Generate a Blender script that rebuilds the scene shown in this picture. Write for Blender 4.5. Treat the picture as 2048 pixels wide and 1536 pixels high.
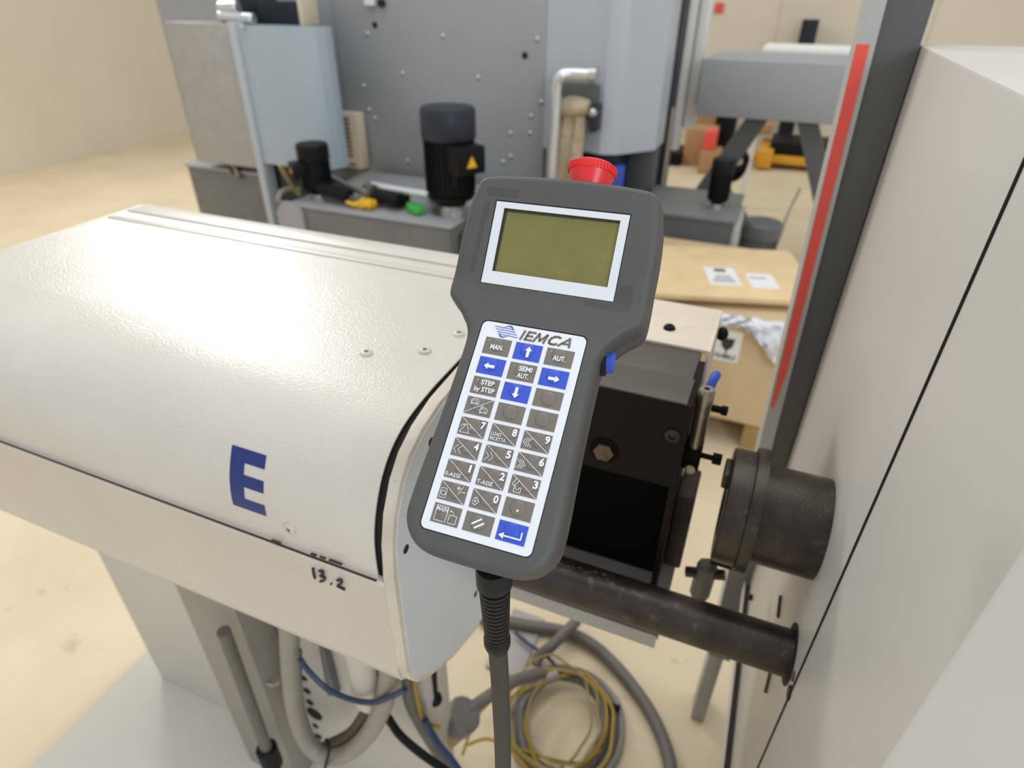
import bpy, bmesh, math, random
from mathutils import Vector, Matrix
random.seed(7)
S = bpy.context.scene
COL = S.collection
for o in list(bpy.data.objects): bpy.data.objects.remove(o, do_unlink=True)

# ------------------------------------------------------------------ camera, light, exposure
FPX = 1228.0                       # focal length in pixels of the 2048 px wide frame
CAM = Vector((0, 0, 1.55))
RX = Vector((0.92287577, 0.38502583, 0.00744505))      # camera right
DN = Vector((0.21286935, -0.49392913, -0.8430425))     # camera down
FW = Vector((-0.32091581, 0.77960831, -0.53779542))    # camera forward
cd = bpy.data.cameras.new('camera'); cam = bpy.data.objects.new('camera', cd); COL.objects.link(cam)
up = -DN; bk = -FW
cam.matrix_world = Matrix(((RX.x, up.x, bk.x, CAM.x), (RX.y, up.y, bk.y, CAM.y), (RX.z, up.z, bk.z, CAM.z), (0, 0, 0, 1)))
cd.sensor_fit = 'HORIZONTAL'; cd.sensor_width = 36; cd.lens = FPX / 2048 * 36
cd.clip_start = 0.01; cd.clip_end = 100
cd.dof.use_dof = True; cd.dof.focus_distance = 0.40; cd.dof.aperture_fstop = 6.4
S.camera = cam
S.view_settings.view_transform = 'Standard'; S.view_settings.look = 'None'
S.view_settings.gamma = 1; S.view_settings.exposure = 0.0; S.view_settings.use_curve_mapping = False

w = bpy.data.worlds.new('hall_daylight'); S.world = w; w.use_nodes = True
nt = w.node_tree; nt.nodes.clear()
tc = nt.nodes.new('ShaderNodeTexCoord'); sx = nt.nodes.new('ShaderNodeSeparateXYZ'); rp = nt.nodes.new('ShaderNodeValToRGB')
mr = nt.nodes.new('ShaderNodeMapRange'); mr.inputs[1].default_value = -1; mr.inputs[2].default_value = 1
bg = nt.nodes.new('ShaderNodeBackground'); wo = nt.nodes.new('ShaderNodeOutputWorld')
nt.links.new(tc.outputs['Generated'], sx.inputs[0]); nt.links.new(sx.outputs['Z'], mr.inputs[0]); nt.links.new(mr.outputs[0], rp.inputs[0])
nt.links.new(rp.outputs[0], bg.inputs[0]); nt.links.new(bg.outputs[0], wo.inputs[0])
rp.color_ramp.elements[0].position = 0.5; rp.color_ramp.elements[0].color = (.62, .635, .65, 1)
rp.color_ramp.elements[1].position = 0.95; rp.color_ramp.elements[1].color = (.95, .98, 1.03, 1)
bg.inputs[1].default_value = 0.90

def area(name, loc, target, sx_, sy_, power, color):
    l = bpy.data.lights.new(name, 'AREA'); l.shape = 'RECTANGLE'; l.size = sx_; l.size_y = sy_; l.energy = power; l.color = color
    o = bpy.data.objects.new(name, l); COL.objects.link(o); o.location = loc
    o.rotation_euler = (Vector(target) - Vector(loc)).to_track_quat('-Z', 'Y').to_euler(); return o
area('window_light', (-5.2, 4.3, 4.0), (-.4, .5, 1.1), 1.5, 0.7, 130, (1, .98, .96))
area('roof_light', (-.6, 1.6, 5.0), (-.2, .8, .8), 4.0, 3.0, 60, (1, .96, .88))
area('door_light', (2.6, -2.2, 2.6), (-.2, .6, 1.0), 1.6, 1.6, 60, (.80, .89, 1))

# ------------------------------------------------------------------ helpers
def ray(px, py):
    return (RX * ((px - 1024) / FPX) + DN * ((py - 768) / FPX) + FW)
def W(px, py, ax, v):              # a measured point of the photograph on a real plane of the hall
    d = ray(px, py); i = 'XYZ'.index(ax); t = (v - CAM[i]) / d[i]
    return CAM + d * t

MATS = {}
def mat(name, col, rough=.5, metal=0, bump=0, bscale=200, var=0, vscale=8, col2=None, spec=None, coat=0, bdist=.001, stain=None):
    m = bpy.data.materials.new(name); m.use_nodes = True; n = m.node_tree; b = n.nodes['Principled BSDF']
    c = tuple(col) + (1,)
    b.inputs['Base Color'].default_value = c; b.inputs['Roughness'].default_value = rough; b.inputs['Metallic'].default_value = metal
    if spec is not None: b.inputs['Specular IOR Level'].default_value = spec
    if coat: b.inputs['Coat Weight'].default_value = coat; b.inputs['Coat Roughness'].default_value = .15
    t = n.nodes.new('ShaderNodeTexCoord')
    if var or col2:
        nz = n.nodes.new('ShaderNodeTexNoise'); nz.inputs['Scale'].default_value = vscale; nz.inputs['Detail'].default_value = 5; nz.inputs['Roughness'].default_value = .6
        n.links.new(t.outputs['Object'], nz.inputs['Vector'])
        r = n.nodes.new('ShaderNodeValToRGB'); n.links.new(nz.outputs[0], r.inputs[0])
        r.color_ramp.elements[0].position = .35; r.color_ramp.elements[1].position = .68
        c2 = tuple(col2) if col2 else tuple(x * (1 - var) for x in col)
        r.color_ramp.elements[0].color = c2 + (1,); r.color_ramp.elements[1].color = c
        n.links.new(r.outputs[0], b.inputs['Base Color'])
        if stain:
            nz2 = n.nodes.new('ShaderNodeTexNoise'); nz2.inputs['Scale'].default_value = stain[1]; nz2.inputs['Detail'].default_value = 6
            n.links.new(t.outputs['Object'], nz2.inputs['Vector'])
            r2 = n.nodes.new('ShaderNodeValToRGB'); r2.color_ramp.elements[0].position = stain[2]; r2.color_ramp.elements[1].position = stain[2] + .14
            n.links.new(nz2.outputs[0], r2.inputs[0])
            mx = n.nodes.new('ShaderNodeMix'); mx.data_type = 'RGBA'
            n.links.new(r2.outputs[0], mx.inputs[0]); n.links.new(r.outputs[0], mx.inputs[6]); mx.inputs[7].default_value = tuple(stain[0]) + (1,)
            n.links.new(mx.outputs[2], b.inputs['Base Color'])
    if bump:
        nb = n.nodes.new('ShaderNodeTexNoise'); nb.inputs['Scale'].default_value = bscale; nb.inputs['Detail'].default_value = 2
        n.links.new(t.outputs['Object'], nb.inputs['Vector'])
        bp = n.nodes.new('ShaderNodeBump'); bp.inputs['Strength'].default_value = bump; bp.inputs['Distance'].default_value = bdist
        n.links.new(nb.outputs[0], bp.inputs['Height']); n.links.new(bp.outputs[0], b.inputs['Normal'])
    MATS[name] = m; return m

def sharp(me, ang=35):
    me.polygons.foreach_set('use_smooth', [True] * len(me.polygons))
    try: me.set_sharp_from_angle(angle=math.radians(ang))
    except Exception: pass

class MB:
    def __init__(s): s.bm = bmesh.new()
    def _x(s, vs, M):
        if M is not None: bmesh.ops.transform(s.bm, matrix=M, verts=vs)
    def box(s, a, b, bev=0, M=None, seg=2):
        a, b = Vector(a), Vector(b); c = (a + b) / 2; d = b - a
        r = bmesh.ops.create_cube(s.bm, size=1); vs = r['verts']
        bmesh.ops.transform(s.bm, matrix=Matrix.Translation(c) @ Matrix.Diagonal((abs(d.x), abs(d.y), abs(d.z), 1)), verts=vs)
        if bev:
            es = list({e for v in vs for e in v.link_edges})
            rr = bmesh.ops.bevel(s.bm, geom=es, offset=bev, segments=seg, affect='EDGES', profile=.5)
            vs = list({v for f in rr['faces'] for v in f.verts} | {v for v in vs if v.is_valid})
        s._x(vs, M); return s
    def lathe(s, prof, base, axis=(0, 0, 1), seg=24, cap=True, M=None):
        # prof: list of (radius, distance along the axis)
        ax = Vector(axis).normalized(); q = ax.to_track_quat('Z', 'Y').to_matrix().to_4x4(); T = Matrix.Translation(Vector(base)) @ q
        rings = []
        for r, h in prof:
            if r < 1e-6: rings.append([s.bm.verts.new(T @ Vector((0, 0, h)))]); continue
            rings.append([s.bm.verts.new(T @ Vector((r * math.cos(2 * math.pi * i / seg), r * math.sin(2 * math.pi * i / seg), h))) for i in range(seg)])
        for A, B in zip(rings, rings[1:]):
            for i in range(seg):
                j = (i + 1) % seg
                if len(A) == 1 and len(B) == 1: break
                if len(A) == 1: s.bm.faces.new((A[0], B[j], B[i]))
                elif len(B) == 1: s.bm.faces.new((A[i], A[j], B[0]))
                else: s.bm.faces.new((A[i], A[j], B[j], B[i]))
        if cap:
            if len(rings[0]) > 1: s.bm.faces.new(list(reversed(rings[0])))
            if len(rings[-1]) > 1: s.bm.faces.new(rings[-1])
        s._x([v for r in rings for v in r], M); return s
    def cyl(s, p0, p1, r, seg=20, bev=0, r2=None):
        p0, p1 = Vector(p0), Vector(p1); L = (p1 - p0).length; r2 = r if r2 is None else r2
        if bev: pr = [(r - bev, 0), (r, bev), (r2, L - bev), (r2 - bev, L)]
        else: pr = [(r, 0), (r2, L)]
        return s.lathe(pr, p0, p1 - p0, seg)
    def tube(s, pts, r, seg=10, sub=6, closed=False):
        P = [Vector(p) for p in pts]; Q = []
        n = len(P)
        if n == 2: Q = P
        else:
            rng = range(n if closed else n - 1)
            for i in rng:
                if closed: a, b, c, d = P[i - 1], P[i], P[(i + 1) % n], P[(i + 2) % n]
                else: a, b, c, d = P[max(i - 1, 0)], P[i], P[i + 1], P[min(i + 2, n - 1)]
                for k in range(sub):
                    t = k / sub
                    Q.append(.5 * ((2 * b) + (c - a) * t + (2 * a - 5 * b + 4 * c - d) * t * t + (3 * b - a - 3 * c + d) * t ** 3))
            if not closed: Q.append(P[-1])
        T = [(Q[min(i + 1, len(Q) - 1)] - Q[max(i - 1, 0)]).normalized() for i in range(len(Q))]
        nrm = T[0].orthogonal().normalized(); rings = []
        for i, p in enumerate(Q):
            nrm = (nrm - T[i] * nrm.dot(T[i])).normalized(); bn = T[i].cross(nrm)
            rr = r(i / (len(Q) - 1)) if callable(r) else r
            rings.append([s.bm.verts.new(p + (nrm * math.cos(2 * math.pi * k / seg) + bn * math.sin(2 * math.pi * k / seg)) * rr) for k in range(seg)])
        for A, B in zip(rings, rings[1:] + ([rings[0]] if closed else [])):
            for i in range(seg):
                j = (i + 1) % seg; s.bm.faces.new((A[i], A[j], B[j], B[i]))
        if not closed:
            s.bm.faces.new(list(reversed(rings[0]))); s.bm.faces.new(rings[-1])
        return s
    def prism(s, poly, a, b, ax='X', M=None, bev=0):
        # poly in the two other axes, extruded from a to b along ax
        def mk(u, v, t): return {'X': Vector((t, u, v)), 'Y': Vector((u, t, v)), 'Z': Vector((u, v, t))}[ax]
        A = [s.bm.verts.new(mk(u, v, a)) for u, v in poly]; B = [s.bm.verts.new(mk(u, v, b)) for u, v in poly]
        fs = [s.bm.faces.new(A), s.bm.faces.new(list(reversed(B)))]
        n = len(A)
        for i in range(n):
            j = (i + 1) % n; fs.append(s.bm.faces.new((A[i], B[i], B[j], A[j])))
        if bev:
            es = list(set(fs[0].edges) | set(fs[1].edges))
            r = bmesh.ops.bevel(s.bm, geom=es, offset=bev, segments=3, affect='EDGES', profile=.5)
            vs = list({v for f in r['faces'] for v in f.verts} | {v for v in A + B if v.is_valid})
        else: vs = A + B
        s._x(vs, M); return s
    def ball(s, c, r, sc=(1, 1, 1), seg=16):
        x = bmesh.ops.create_uvsphere(s.bm, u_segments=seg, v_segments=seg // 2 + 2, radius=r)
        bmesh.ops.transform(s.bm, matrix=Matrix.Translation(Vector(c)) @ Matrix.Diagonal((*sc, 1)), verts=x['verts']); return s
    def build(s, name, m, parent=None, ang=35, label=None, cat=None, group=None, kind=None):
        bmesh.ops.recalc_face_normals(s.bm, faces=s.bm.faces[:])
        me = bpy.data.meshes.new(name); s.bm.to_mesh(me); s.bm.free(); sharp(me, ang)
        return link(name, me, m, parent, label, cat, group, kind)

def link(name, me, m, parent=None, label=None, cat=None, group=None, kind=None):
    if m is not None:
        me.materials.clear(); me.materials.append(MATS[m])
    o = bpy.data.objects.new(name, me); COL.objects.link(o)
    if parent is not None: o.parent = parent
    tag(o, label, cat, group, kind); return o
def tag(o, label=None, cat=None, group=None, kind=None):
    if label: o['label'] = label
    if cat: o['category'] = cat
    if group: o['group'] = group
    if kind: o['kind'] = kind
    return o
def empty(name, loc, label, cat, group=None):
    # children are built in world coordinates; the Empty sits at the thing's base
    o = bpy.data.objects.new(name, None); COL.objects.link(o); o.location = loc; o.empty_display_size = .05
    return tag(o, label, cat, group)
class Root:
    """Collects parts given in world coordinates under an Empty at the thing's base."""
    def __init__(s, name, loc, label, cat, group=None):
        s.o = empty(name, loc, label, cat, group); s.loc = Vector(loc)
    def part(s, mb, name, m, parent=None, label=None, ang=35, kind=None):
        bmesh.ops.translate(mb.bm, vec=-s.loc, verts=mb.bm.verts[:])
        return mb.build(name, m, parent or s.o, ang, label, kind=kind)
def text_mesh(body, size, bold=0, shear=0, width=None, align='CENTER', depth=0.00005):
    c = bpy.data.curves.new('lettering', 'FONT'); c.body = body; c.size = size; c.offset = bold; c.shear = shear
    c.align_x = align; c.align_y = 'CENTER'; c.extrude = depth; c.space_line = .85; c.resolution_u = 4
    o = bpy.data.objects.new('lettering', c); COL.objects.link(o)
    dg = bpy.context.evaluated_depsgraph_get(); me = bpy.data.meshes.new_from_object(o.evaluated_get(dg))
    bpy.data.objects.remove(o, do_unlink=True)
    if width:
        xs = [v.co.x for v in me.vertices]; k = width / (max(xs) - min(xs))
        me.transform(Matrix.Diagonal((k, 1, 1, 1)))
    return me
def add_mesh(mb, me, M):
    t = bmesh.new(); t.from_mesh(me); bmesh.ops.transform(t, matrix=M, verts=t.verts[:])
    tmp = bpy.data.meshes.new('tmp'); t.to_mesh(tmp); t.free(); mb.bm.from_mesh(tmp); bpy.data.meshes.remove(tmp)

# ------------------------------------------------------------------ materials
mat('floor_concrete', (.77, .645, .44), .5, bump=.15, bscale=60, col2=(.68, .565, .375), vscale=2.2, stain=((.36, .29, .18), 7, .66))
mat('hall_wall', (.80, .72, .58), .7, var=.06, vscale=1)
mat('cream_paint', (.65, .61, .54), .30, bump=.75, bscale=400, bdist=.0008, col2=(.60, .56, .49), vscale=5, stain=((.60, .53, .43), 9, .66))
mat('cream_panel', (.64, .585, .505), .40, bump=.7, bscale=330, bdist=.0009, var=.05, vscale=6)
mat('cream_ring', (.66, .61, .52), .45, bump=.3, bscale=300, bdist=.0005, col2=(.58, .52, .41), vscale=30, stain=((.3, .23, .15), 60, .72))
mat('cap_blue_white', (.66, .68, .70), .28, var=.05, vscale=10)
mat('black_gap', (.012, .010, .008), .8)
mat('screw_white', (.66, .63, .56), .4, col2=(.5, .46, .38), vscale=80)
mat('decal_blue', (.007, .024, .16), .38, bump=.4, bscale=430, bdist=.0005)
mat('marker_black', (.012, .012, .014), .5)
mat('rubber_grey', (.080, .0765, .071), .55, bump=.5, bscale=1500, bdist=.0003, col2=(.068, .067, .066), vscale=30, spec=.55)
mat('residue', (.066, .063, .057), .48, var=.12, vscale=300)
mat('rubber_black', (.008, .009, .011), .42, spec=.28)
mat('cable_grey', (.052, .048, .042), .55, spec=.3)
mat('label_white', (.78, .80, .83), .4, col2=(.75, .77, .79), vscale=40)
mat('frame_white', (.72, .74, .77), .4)
mat('key_grey', (.175, .155, .13), .34, bump=.15, bscale=2500, bdist=.0002)
mat('key_blue', (.035, .085, .55), .34, bump=.15, bscale=2500, bdist=.0002)
mat('ink_white', (.82, .84, .86), .5)
mat('ink_grey', (.15, .135, .115), .5)
mat('led_tan', (.45, .32, .24), .4)
mat('lcd_green', (.20, .185, .045), .3, col2=(.17, .155, .038), vscale=40)
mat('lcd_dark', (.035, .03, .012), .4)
mat('estop_red', (.80, .025, .03), .32)
mat('blue_plastic', (.03, .09, .5), .35)
mat('box_brown', (.085, .074, .058), .42, var=.12, vscale=25, bump=.2, bscale=400, bdist=.0004)
mat('box_dark_shaded', (.011, .009, .0075), .55, col2=(.014, .010, .007), vscale=18, bump=.3, bscale=200, bdist=.0006, stain=((.03, .017, .010), 20, .66), spec=.12)  # black casting, darkened further to put the front's shade into the colour
mat('oil_black', (.003, .0027, .0024), .6, spec=.1)
mat('oily_steel', (.062, .050, .038), .36, metal=.4, col2=(.032, .024, .017), vscale=30, bump=.5, bscale=350, bdist=.0006, stain=((.13, .11, .085), 60, .62))
mat('rust', (.19, .12, .07), .7, col2=(.1, .06, .03), vscale=90)
mat('steel', (.55, .55, .54), .3, metal=.9)
mat('brass_steel', (.38, .34, .26), .3, metal=.85, var=.3, vscale=60)
mat('plate_cream', (.76, .68, .55), .5, var=.1, vscale=12, stain=((.5, .4, .27), 20, .68))
mat('tray_grey', (.42, .40, .37), .45, var=.12, vscale=14)
mat('machine_grey', (.36, .375, .39), .5, col2=(.33, .34, .345), vscale=1.5)
mat('machine_light', (.48, .52, .57), .34, col2=(.45, .485, .53), vscale=2)
mat('machine_dark', (.115, .115, .115), .5, var=.12, vscale=3)
mat('tank_grey', (.185, .185, .175), .5, var=.15, vscale=4)
mat('cabinet_blue', (.42, .49, .55), .40, col2=(.39, .455, .51), vscale=2)
mat('navy_black', (.015, .018, .026), .5, spec=.3)
mat('motor_black', (.0055, .006, .0075), .5, spec=.2)
mat('motor_cap', (.022, .026, .038), .42, spec=.35)
mat('motor_grey', (.12, .125, .13), .45)
mat('white_paint', (.88, .87, .83), .45)
mat('lathe_white', (.60, .575, .53), .42, var=.05, vscale=4)
mat('post_light', (.46, .46, .44), .5)
mat('post_dark', (.10, .10, .095), .5)
mat('red_paint', (.85, .10, .075), .45)
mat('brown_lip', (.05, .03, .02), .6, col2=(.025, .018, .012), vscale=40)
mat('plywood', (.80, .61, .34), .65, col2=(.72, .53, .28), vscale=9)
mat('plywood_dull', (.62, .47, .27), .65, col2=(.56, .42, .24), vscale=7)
mat('pine_block', (.42, .27, .1), .7, var=.2, vscale=20)
mat('paper_white', (.82, .83, .82), .6)
mat('print_grey', (.12, .12, .12), .6)
mat('print_black', (.03, .03, .03), .6)
mat('film', (.84, .86, .90), .22, bump=.6, bscale=25, bdist=.01, var=.15, vscale=18)
mat('cloth_tan', (.62, .52, .36), .8, col2=(.42, .34, .21), vscale=22)
mat('vent_cream', (.70, .60, .44), .55)
mat('hose_grey', (.15, .14, .122), .5, var=.15, vscale=40)
mat('hose_cream', (.30, .275, .23), .45, var=.08, vscale=30)
mat('hose_brown', (.085, .052, .032), .5, var=.2, vscale=30)
mat('wire_yellow', (.36, .225, .022), .5)
mat('wire_ochre', (.27, .215, .075), .5)
mat('cable_blue', (.014, .04, .10), .45)
mat('green_tape', (.06, .48, .07), .5)
mat('yellow_tag', (.85, .50, .02), .5)
mat('orange_cart', (.70, .34, .02), .5)
mat('cardboard', (.46, .26, .12), .7)
mat('stand_white', (.56, .53, .47), .5, var=.04, vscale=3)
mat('alu', (.72, .74, .77), .28, metal=.8)

# ------------------------------------------------------------------ setting: floor and far wall
MB().box((-7, -2.5, -.1), (5, 8.9, 0)).build('floor', 'floor_concrete', kind='structure')
MB().box((-7, 8.6, 0), (5, 8.8, 4.2)).build('wall_back', 'hall_wall', kind='structure')
MB().box((-7.2, -2.5, 0), (-7, 8.8, 4.2)).build('wall_left', 'hall_wall', kind='structure')
jb = MB()
for x in (-1.9, -.33, 1.2): jb.box((x - .006, 8.588, 0), (x + .006, 8.6, 4.2))
jb.build('trim_1', 'plate_cream', kind='structure')

# ------------------------------------------------------------------ bar feeder housing
PROF = [(.302, 1.098), (.302, 1.12), (.304, 1.145), (.311, 1.170), (.325, 1.197), (.344, 1.216), (.370, 1.228), (.41, 1.234), (.47, 1.236), (.73, 1.238)]
def smoothprof(P, sub=5):
    Q = []
    for i in range(len(P) - 1):
        a, b, c, d = [Vector(P[k]) for k in (max(i - 1, 0), i, i + 1, min(i + 2, len(P) - 1))]
        for k in range(sub):
            t = k / sub; Q.append(.5 * ((2 * b) + (c - a) * t + (2 * a - 5 * b + 4 * c - d) * t * t + (3 * b - a - 3 * c + d) * t ** 3))
    Q.append(Vector(P[-1])); return Q
PS = smoothprof(PROF)
ARC = [0]
for a, b in zip(PS, PS[1:]): ARC.append(ARC[-1] + (b - a).length)
def on_cover(x, s, off=0):
    for i in range(len(PS) - 1):
        if s <= ARC[i + 1] or i == len(PS) - 2:
            t = (s - ARC[i]) / (ARC[i + 1] - ARC[i]); p = PS[i].lerp(PS[i + 1], t); tg = (PS[i + 1] - PS[i]).normalized()
            n = Vector((-tg.y, tg.x)); p = p + n * off
            return Vector((x, p.x, p.y)), Vector((0, n.x, n.y))
XL = -.98                                   # far end of the housing
F = Root('bar_feeder_housing', (-.6, .515, .84), 'long cream-white rounded bar feeder housing with blue letter E, lower left', 'bar feeder')
XC = -.2545
outer = [(p.x, p.y) for p in PS]; inner = [(p.x + .004 if i < 30 else p.x, p.y - .003) for i, p in enumerate(PS)]
cov = MB(); 
def inset(d): return [(p.x + d * (PS[min(i + 1, len(PS) - 1)] - PS[max(i - 1, 0)]).normalized().y, p.y - d * (PS[min(i + 1, len(PS) - 1)] - PS[max(i - 1, 0)]).normalized().x) for i, p in enumerate(PS)]
cov.prism(outer + list(reversed(inset(.0016))), XL, XC, 'X')
cover = F.part(cov, 'cover', 'cream_paint', label='textured cream top cover', ang=25)
ins = MB(); ins.prism(inset(.005)[:-1] + [(.722, 1.22), (.72, .93), (.515, .84), (.312, .96)], XL + .01, -.2462, 'X')
F.part(ins, 'inner_shell', 'black_gap')
pan = MB(); pan.prism([(.3, 1.089), (.297, 1.096), (.300, 1.0985), (.306, 1.0985), (.306, .957), (.36, .9), (.515, .84), (.67, .9), (.724, .957), (.724, 1.1), (.73, 1.1), (.73, .955), (.70, .915), (.62, .865), (.515, .832), (.41, .865), (.33, .915), (.302, .945), (.2985, .96)], XL, -.2458, 'X')
panel = F.part(pan, 'front_panel', 'cream_panel')
for px_, sz in ((552, .007), (627, .004), (645, .004), (665, .005)):
    q = W(px_, 1048 + (px_ - 448) * .344, 'Y', .2975)
    e = MB().box((q.x - sz * .8, .2966, q.z - .0003), (q.x + sz * .8, .2990, q.z + .0005)); F.part(e, 'edge_slot', 'brown_lip', parent=None)
q = W(672, 1124, 'Y', .298); e = MB().box((q.x - .007, .2966, q.z - .0003), (q.x + .007, .2990, q.z + .0006)); F.part(e, 'edge_slot', 'brown_lip')
F.part(MB().box((XL, .2980, 1.0983), (-.2545, .3000, 1.0992)), 'seam_shadow', 'brown_lip')  # brownish gap line, with the cover edge's shadow put into its colour
# raised hinge strip along the back of the cover
r_ = MB().box((XL, .655, 1.236), (XC, .668, 1.2395), .001).box((XL, .692, 1.236), (XC, .73, 1.2405), .001); F.part(r_, 'hinge_strip', 'cream_paint')
endp = [(.302, .945), (.2985, 1.1), (.302, 1.16), (.325, 1.197), (.37, 1.228), (.47, 1.236), (.73, 1.238), (.73, .955), (.62, .865), (.515, .832), (.41, .865), (.33, .915)]
F.part(MB().prism(endp, XL - .012, XL, 'X'), 'rear_plate', 'cream_ring')
# end cap: rounded pear profile
cap = [(.2985, 1.05), (.2985, 1.11), (.3015, 1.145), (.310, 1.175), (.325, 1.202), (.342, 1.219), (.366, 1.231), (.40, 1.238), (.46, 1.241), (.57, 1.241), (.63, 1.238), (.664, 1.231), (.688, 1.219), (.705, 1.202), (.72, 1.175), (.7285, 1.145), (.7315, 1.11), (.7315, 1.05), (.7315, .975), (.728, .952), (.716, .93), (.69, .905), (.64, .868), (.58, .842), (.515, .832), (.45, .842), (.39, .868), (.34, .905), (.314, .93), (.302, .952), (.2985, .975)]
F.part(MB().prism(cap, -.2457, -.2345, 'X', bev=.0015), 'end_cap', 'cream_ring', ang=30)
face = [(.515 + (y - .515) * .972, 1.04 + (z - 1.04) * .972) for y, z in cap]
F.part(MB().prism(face, -.2346, -.2335, 'X'), 'end_face', 'cap_blue_white', label='bluish white end face')
for px_, py_ in ((862, 884), (812, 1098), (951, 1188)):
    q = W(px_, py_, 'X', -.2335); F.part(MB().cyl((-.2345, q.y, q.z), (-.2331, q.y, q.z), .0045, 14), 'bolt_hole', 'black_gap')
def cover_hit(px_, py_):
    best = None
    for i in range(len(PS) - 1):
        A, B = PS[i], PS[i + 1]; d = ray(px_, py_); tg = B - A; n = Vector((-tg.y, tg.x))
        den = n.x * d.y + n.y * d.z
        if abs(den) < 1e-9: continue
        t = (n.x * (A.x - CAM.y) + n.y * (A.y - CAM.z)) / den; P = CAM + d * t
        k = (Vector((P.y, P.z)) - A).dot(tg) / tg.length_squared
        if -0.02 <= k <= 1.02 and t > 0 and (best is None or t < best[0]): best = (t, P, ARC[i] + k * tg.length)
    return best[1], best[2]
for px_, py_ in ((733, 707), (850, 703), (918, 669), (580, 1057)):
    P, s_ = cover_hit(px_, py_); c0, nn = on_cover(P.x, s_)
    k = .0068
    mb = MB().lathe([(k, -.001), (k, .0008), (k * .9, .0018), (k * .6, .0028), (k * .38, .003), (k * .36, .0012), (0, .0012)], c0, nn, 20)
    sc = F.part(mb, 'screw_head', 'screw_white')
    F.part(MB().lathe([(k * .36, .0016), (0, .0017)], c0, nn, 6, cap=False), 'hex_socket', 'brown_lip', parent=sc)
# blue letter E as a film on the curved cover
P0, sT = cover_hit(464, 889); P1, sTr = cover_hit(531, 909); P2, sB = cover_hit(468, 1009); P3, _ = cover_hit(536, 1033)
_, sa = cover_hit(505, 931); _, sb = cover_hit(505, 955); _, sc_ = cover_hit(505, 979.5); _, sd = cover_hit(510, 1004)
xa, xb = (P0.x + P2.x) / 2, (P1.x + P3.x) / 2; wS = (xb - xa) * .42
eb = MB()
def patch(mb, x0, x1, s0, s1, off):
    n = 8; rows = []
    for k in range(n + 1):
        s = s0 + (s1 - s0) * k / n; rows.append([mb.bm.verts.new(on_cover(x, s, off)[0]) for x in (x0, x1)])
    for A, B in zip(rows, rows[1:]): mb.bm.faces.new((A[0], A[1], B[1], B[0]))
patch(eb, xa, xa + wS, sB, sT, .0005)
for s0, s1 in ((sT, sa), (sb, sc_), (sd, sB)): patch(eb, xa + wS, xb, s1, s0, .0005)
F.part(eb, 'letter_decal', 'decal_blue', label='dark blue letter E')
# handwriting 13.2
def stroke(mb, pts, r=.0013):
    mb.tube([W(a, b, 'Y', .2982) for a, b in pts], r, 6, 4)
hw = MB()
stroke(hw, [(626, 1137), (627, 1147), (630, 1157)])
stroke(hw, [(638, 1142), (646, 1144), (644, 1150), (640, 1152), (649, 1155), (648, 1161), (640, 1163)])
stroke(hw, [(661, 1167), (663, 1169)], .0014)
stroke(hw, [(674, 1161), (681, 1160), (683, 1166), (675, 1172), (683, 1176), (690, 1180)])
hb = F.part(hw, 'handwriting', 'marker_black', label='black handwritten 13.2')

# ------------------------------------------------------------------ nose block behind the pendant, plate, tray, bar
N = Root('guide_block', (-.13, .65, .9), 'dark oily box with stepped brown top beside the end cap', 'machine part')
N.part(MB().box((-.235, .54, 1.088), (-.03, .592, 1.2), .003), 'front_block', 'box_dark_shaded')  # shade of the front is in its colour, so darker than the top
N.part(MB().box((-.234, .541, 1.1985), (-.031, .592, 1.2012), .001), 'top_step', 'box_brown')
N.part(MB().box((-.235, .593, 1.088), (-.033, .66, 1.2005), .002), 'rear_block', 'box_brown')
N.part(MB().box((-.235, .60, .885), (-.034, .76, 1.09)), 'chamber', 'oil_black')
N.part(MB().box((-.0335, .5405, .905), (-.026, .64, 1.1985), .001), 'side_plate', 'box_dark_shaded')
N.part(MB().box((-.026, .60, .905), (-.004, .66, 1.03), .003), 'side_lug', 'brown_lip')
q = W(1209, 900, 'Y', .54)
N.part(MB().cyl((q.x, .5385, q.z), (q.x, .541, q.z), .0165, 24), 'counterbore', 'oil_black')
N.part(MB().lathe([(.0115, 0), (.0115, .003), (.009, .0045), (0, .0045)], (q.x - .0005, .5388, q.z - .002), (0, -1, 0), 6), 'bolt_head', 'rust', label='rusty bolt head')
q = W(1345, 870, 'Y', .54)
N.part(MB().lathe([(.008, 0), (.008, .002), (.004, .0035), (.0035, .001), (0, .001)], (q.x, .5395, q.z), (0, -1, 0), 16), 'set_screw', 'oily_steel')
A = Root('air_cylinder', (-.012, .56, 1.08), 'small brass and steel air cylinder with blue tube on the dark box corner', 'air cylinder')
c0 = W(1404, 785, 'Y', .575); c1 = W(1388, 875, 'Y', .575)
c0 = Vector((-.0165, .572, 1.205)); c1 = Vector((-.0165, .572, 1.13))
A.part(MB().lathe([(.0075, 0), (.0082, .002), (.0082, .055), (.009, .057), (.009, .072), (.007, .075), (.003, .075), (.003, .07), (0, .07)], c1, (0, 0, 1), 20), 'barrel', 'brass_steel')
A.part(MB().box((-.026, .565, 1.10), (-.008, .585, 1.135), .002), 'mount', 'oil_black')
A.part(MB().tube([(-.0155, .584, 1.190), (-.013, .592, 1.204), (-.011, .600, 1.207), (-.013, .610, 1.198)], .0050, 10), 'air_tube', 'blue_plastic', label='short blue air tube')
A.part(MB().lathe([(.006, 0), (.006, .004), (0, .0055)], (-.0165, .566, 1.103), (0, -1, 0), 14), 'nipple', 'brass_steel')
B = Root('clamp_screw', (-.01, .575, 1.10), 'black hexagon screw sticking out of the dark box side', 'screw')
b0 = Vector((-.02, .575, 1.117)); 
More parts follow.
